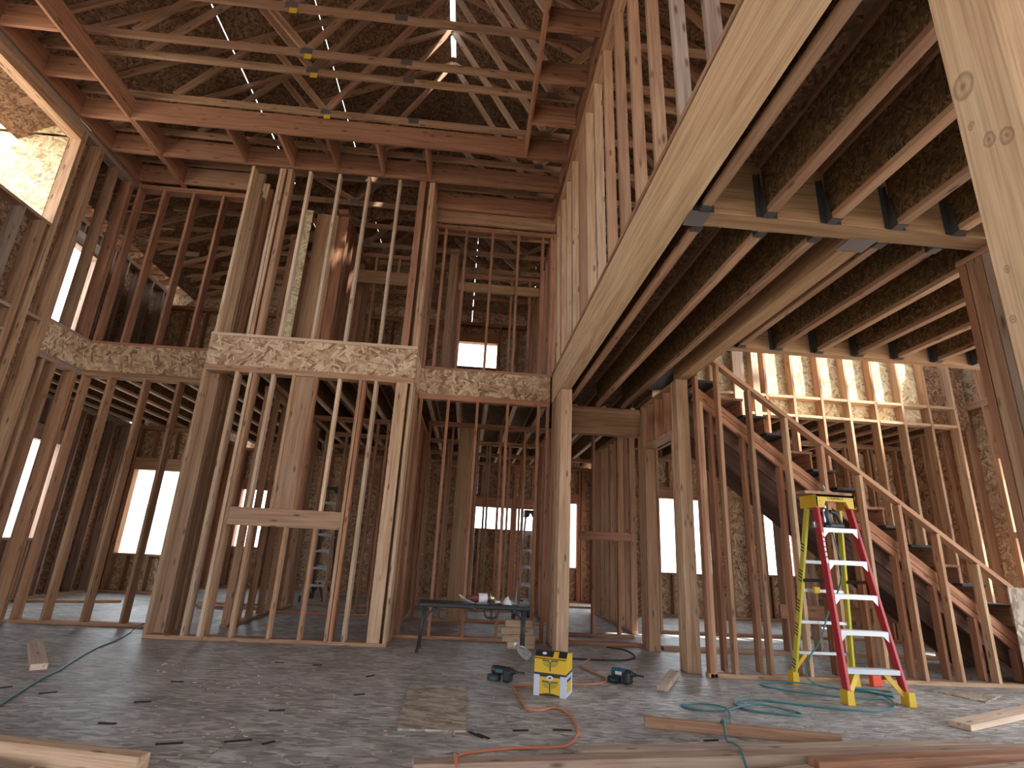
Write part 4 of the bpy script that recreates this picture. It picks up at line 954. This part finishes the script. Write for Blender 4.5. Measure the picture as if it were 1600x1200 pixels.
# ---- hoses and cords
def floor_line(name, pts, r, mat, label, cat='hose'):
    return tag(tube(name, [(p[0], p[1], (p[2] if len(p) > 2 else r)) for p in pts], r, mat), label, cat)
floor_line('air_hose', [(-2.7, 3.75), (-2.81, 4.03), (-3.02, 4.63), (-3.10, 4.95), (-3.26, 5.41), (-3.40, 5.9), (-3.47, 6.29), (-3.62, 6.8), (-3.66, 7.0, .045), (-3.68, 7.25, .048), (-3.7, 7.5, .012), (-3.9, 8.0)], .007, 'hose', 'teal air hose running along the left floor into the back room')
h = floor_line('air_hose', [(3.45, 5.0, 1.45), (3.58, 5.12, 1.0), (3.50, 5.28, .62), (3.40, 5.30, .38), (3.30, 5.32, .25), (3.28, 5.36, .10), (3.36, 5.33, .012), (3.60, 5.22), (3.83, 5.02), (3.72, 4.93), (3.39, 4.92), (2.94, 5.12), (2.79, 5.29), (2.92, 5.40), (3.2, 5.36, .022), (3.55, 5.12, .022), (3.85, 5.06, .022), (3.95, 5.2), (3.75, 5.30), (3.55, 5.2, .03), (3.70, 4.97, .03), (3.62, 4.72), (3.33, 4.54), (2.98, 4.57), (2.45, 4.75), (2.23, 4.66), (2.22, 4.45), (2.51, 4.33), (2.60, 4.41), (2.34, 4.56, .02), (2.01, 4.40), (1.80, 4.42), (1.74, 4.53), (1.94, 4.58), (2.04, 4.41, .02), (1.94, 4.15), (1.82, 4.02, .03), (1.77, 3.88, .075), (1.70, 3.70, .02), (1.655, 3.50, .06), (1.62, 3.35, .07), (1.58, 3.2, .02), (1.55, 3.0)], .007, 'hose', 'long teal air hose coiled on the floor around the red ladder')
floor_line('extension_cord', [(1.55, 6.30), (1.39, 6.20), (1.24, 5.85), (1.28, 5.63), (1.36, 5.33), (1.24, 5.13), (.97, 5.06), (.75, 5.0), (.50, 4.96), (.49, 4.81), (.51, 4.36), (.54, 4.24, .02), (.62, 4.26), (.74, 4.35), (.81, 4.16), (.79, 3.82), (.70, 3.60), (.61, 3.53), (.35, 3.49), (.09, 3.40), (.035, 3.33), (.025, 3.24, .03), (.025, 3.17, .072), (.03, 3.10, .072), (.04, 2.98, .04)], .008, 'cord', 'orange extension cord winding past the yellow boxes', 'cord')
floor_line('power_cord', [(1.10, 6.30), (1.23, 6.24), (1.67, 6.21), (1.92, 6.36), (2.0, 6.62), (1.97, 6.9), (1.8, 7.05)], .008, 'bcord', 'black power cord curling on the floor behind the central post', 'cord')

# ---- lumber and sheet offcuts on the floor
def lum(label, a, b, w_, h_, mat, z=0., cat='board', name='lumber_piece', group=None):
    o = member(name, (*a, z + h_ / 2), (*b, z + h_ / 2), h_, w_, None, mat, (0, 0, 1)); tag(o, label, cat, group); return o
lum('pale lumber offcut lying alone on the far left floor', (-3.95, 5.88), (-3.27, 4.98), .11, .045, 'white', name='lumber_offcut')
lum('thick pale beam piece lying in the bottom left corner', (-2.6, 3.30), (-1.42, 3.035), .08, .085, 'post', name='lumber_offcut')
lum('dark board lying in front of the thick beam in the bottom left corner', (-2.5, 3.13), (-1.9, 2.95), .14, .04, 'gray')
lum('pale short lumber offcut on the floor left of the stair wall', (2.10, 5.62), (1.75, 4.97), .09, .045, 'white', name='lumber_offcut')
lum('reddish board on edge lying below the hose loops', (1.27, 3.98), (2.45, 3.70), .04, .064, 'fir')
lum('pale board lying on the floor at the right edge of the photo', (3.66, 4.15), (5.0, 4.75), .14, .04, 'white')
lum('tiny end of a grey board at the bottom edge below the long boards', (1.0, 3.02), (1.25, 3.05), .10, .03, 'gray')
lum('longest grey board along the bottom edge, crossed by the orange cord', (-.18, 3.11), (3.75, 3.62), .09, .06, 'gray')
lum('second long grey board lying just behind the longest one at the bottom', (.71, 3.385), (3.42, 3.70), .09, .05, 'gray')
lum('reddish board lying in front of the long grey boards at bottom right', (1.98, 3.26), (3.7, 3.52), .09, .065, 'red')
lum('short grey board poking up at the bottom edge centre', (1.66, 3.08), (1.93, 3.16), .12, .055, 'gray')
lum('grey board cut by the bottom right edge of the photo', (2.62, 3.13), (3.7, 3.38), .11, .055, 'gray')
def sheet(name, label, pts, mat, t=.011):
    cx_, cy_ = sum(p[0] for p in pts) / len(pts), sum(p[1] for p in pts) / len(pts)
    bm = bmesh.new(); a = [bm.verts.new((x - cx_, y - cy_, 0)) for x, y in pts]; b_ = [bm.verts.new((x - cx_, y - cy_, t)) for x, y in pts]; n = len(pts)
    bm.faces.new(list(reversed(a))); bm.faces.new(b_)
    for i in range(n): bm.faces.new((a[i], a[(i + 1) % n], b_[(i + 1) % n], b_[i]))
    bmesh.ops.recalc_face_normals(bm, faces=bm.faces)
    tag(mesh_obj(name, bm, mat, None, Matrix.Translation((cx_, cy_, 0.0))), label, 'board')
sheet('osb_offcut', 'rectangular OSB offcut lying on the floor left of the orange cord', [(-.33, 3.77), (.09, 3.77), (.09, 4.84), (-.36, 4.76)], 'osbloose')
sheet('osb_offcut', 'small slanted OSB offcut on the floor right of the ladder', [(4.49, 5.22), (4.62, 4.92), (5.05, 5.2), (4.84, 5.40)], 'osbloose')
# plank leaning flat on the plate of the left back wall, inside the rear room
lum('pale plank lying on the floor of the back room at left', (-6.5, 9.0), (-5.3, 9.5), .14, .04, 'fir')
for a, b in (((-4.0, 9.2), (-2.95, 9.5)), ((-4.1, 9.4), (-3.0, 9.3)), ((-4.2, 9.7), (-3.05, 9.75))):
    lum({-4.0: 'frontmost', -4.1: 'middle', -4.2: 'farthest'}[a[0]] + ' loose board on the floor behind the fireplace framing', a, b, .14, .04, 'fir', group='boards behind the fireplace framing')
rb = thing('marking_block', 'small orange-red plastic block on the floor behind the ladder', 'block', (4.03, 5.43, 0))
bm = bmesh.new(); bm_box(bm, (3.96, 5.40, .0), (4.05, 5.46, .10), bev=.008); mesh_obj('body', bm, 'orangep', rb)
bm = bmesh.new(); bm_box(bm, (4.05, 5.42, .035), (4.10, 5.45, .06), bev=.006); mesh_obj('spout', bm, 'orangep', rb)
# collated nail strips scattered over the floor
def strip(p, L, rz, lab):
    bm = bmesh.new(); n = max(3, int(L / .008))
    for k in range(n): bm_box(bm, (-L / 2 + k * L / n, -.011, .0), (-L / 2 + (k + .7) * L / n, .011, .005))
    bm_box(bm, (-L / 2, -.006, .001), (L / 2, .002, .006))
    o = mesh_obj('nail_strip', bm, 'ink', None, Matrix.Translation((p[0], p[1], 0)) @ Matrix.Rotation(rz, 4, 'Z')); tag(o, 'dark nail strip ' + lab, 'nail strip', 'nail strips scattered on the floor')
LABS = ['lying against the left teal hose', 'by the near end of the pale far-left offcut', 'farthest left on the open floor right of the teal hose', 'on the open floor midway above the bottom left beam', 'just above the thick bottom left beam', 'thickest one right of the bottom left beam end', 'short one beside the thickest strip at bottom left', 'behind the end of the bottom left beam', 'nearest the chase right corner on the floor', 'between the chase and the OSB offcut', 'left one just below the fireplace framing', 'right one just below the fireplace framing', 'alone left of the OSB offcut bottom corner', 'first of two at the OSB offcut right corner', 'second of two at the OSB offcut right corner', 'inside the loop of the orange cord, left', 'inside the loop of the orange cord, right', 'below the reddish board near the teal hose']
for (p, L, a), lab in zip([((-2.75, 4.35), .10, .5), ((-3.1, 4.45), .07, .7), ((-2.1, 4.75), .09, .1), ((-2.05, 4.2), .10, .2), ((-2.0, 3.75), .10, 0), ((-1.17, 3.52), .14, .35), ((-1.0, 3.5), .07, .8), ((-1.5, 3.45), .13, .25), ((-.72, 5.15), .09, .9), ((-.7, 4.55), .08, .4), ((-1.6, 5.55), .08, -.1), ((-1.25, 5.5), .08, 0), ((-1.15, 4.1), .10, .3), ((.15, 3.72), .13, -.9), ((.19, 3.70), .11, -.9), ((.43, 3.83), .10, .1), ((.70, 3.86), .12, 0), ((1.62, 3.74), .1, .2)], LABS):
    strip(p, L, a, lab)
# sawdust and chips: too many to count
bm = bmesh.new(); rr = random.Random(5)
for k in range(700):
    x, y = rr.uniform(-4.5, 5.0), rr.uniform(3.0, 5.4); s = rr.uniform(.004, .014)
    bm_box(bm, (-s, -s * rr.uniform(.2, .6), 0), (s, s * .3, .003), Matrix.Translation((x, y, 0)) @ Matrix.Rotation(rr.uniform(0, 3.1), 4, 'Z'))
o = mesh_obj('wood_chips', bm, 'white', None); o['kind'] = 'stuff'; tag(o, 'tiny pale wood chips scattered over the subfloor', 'wood chips')
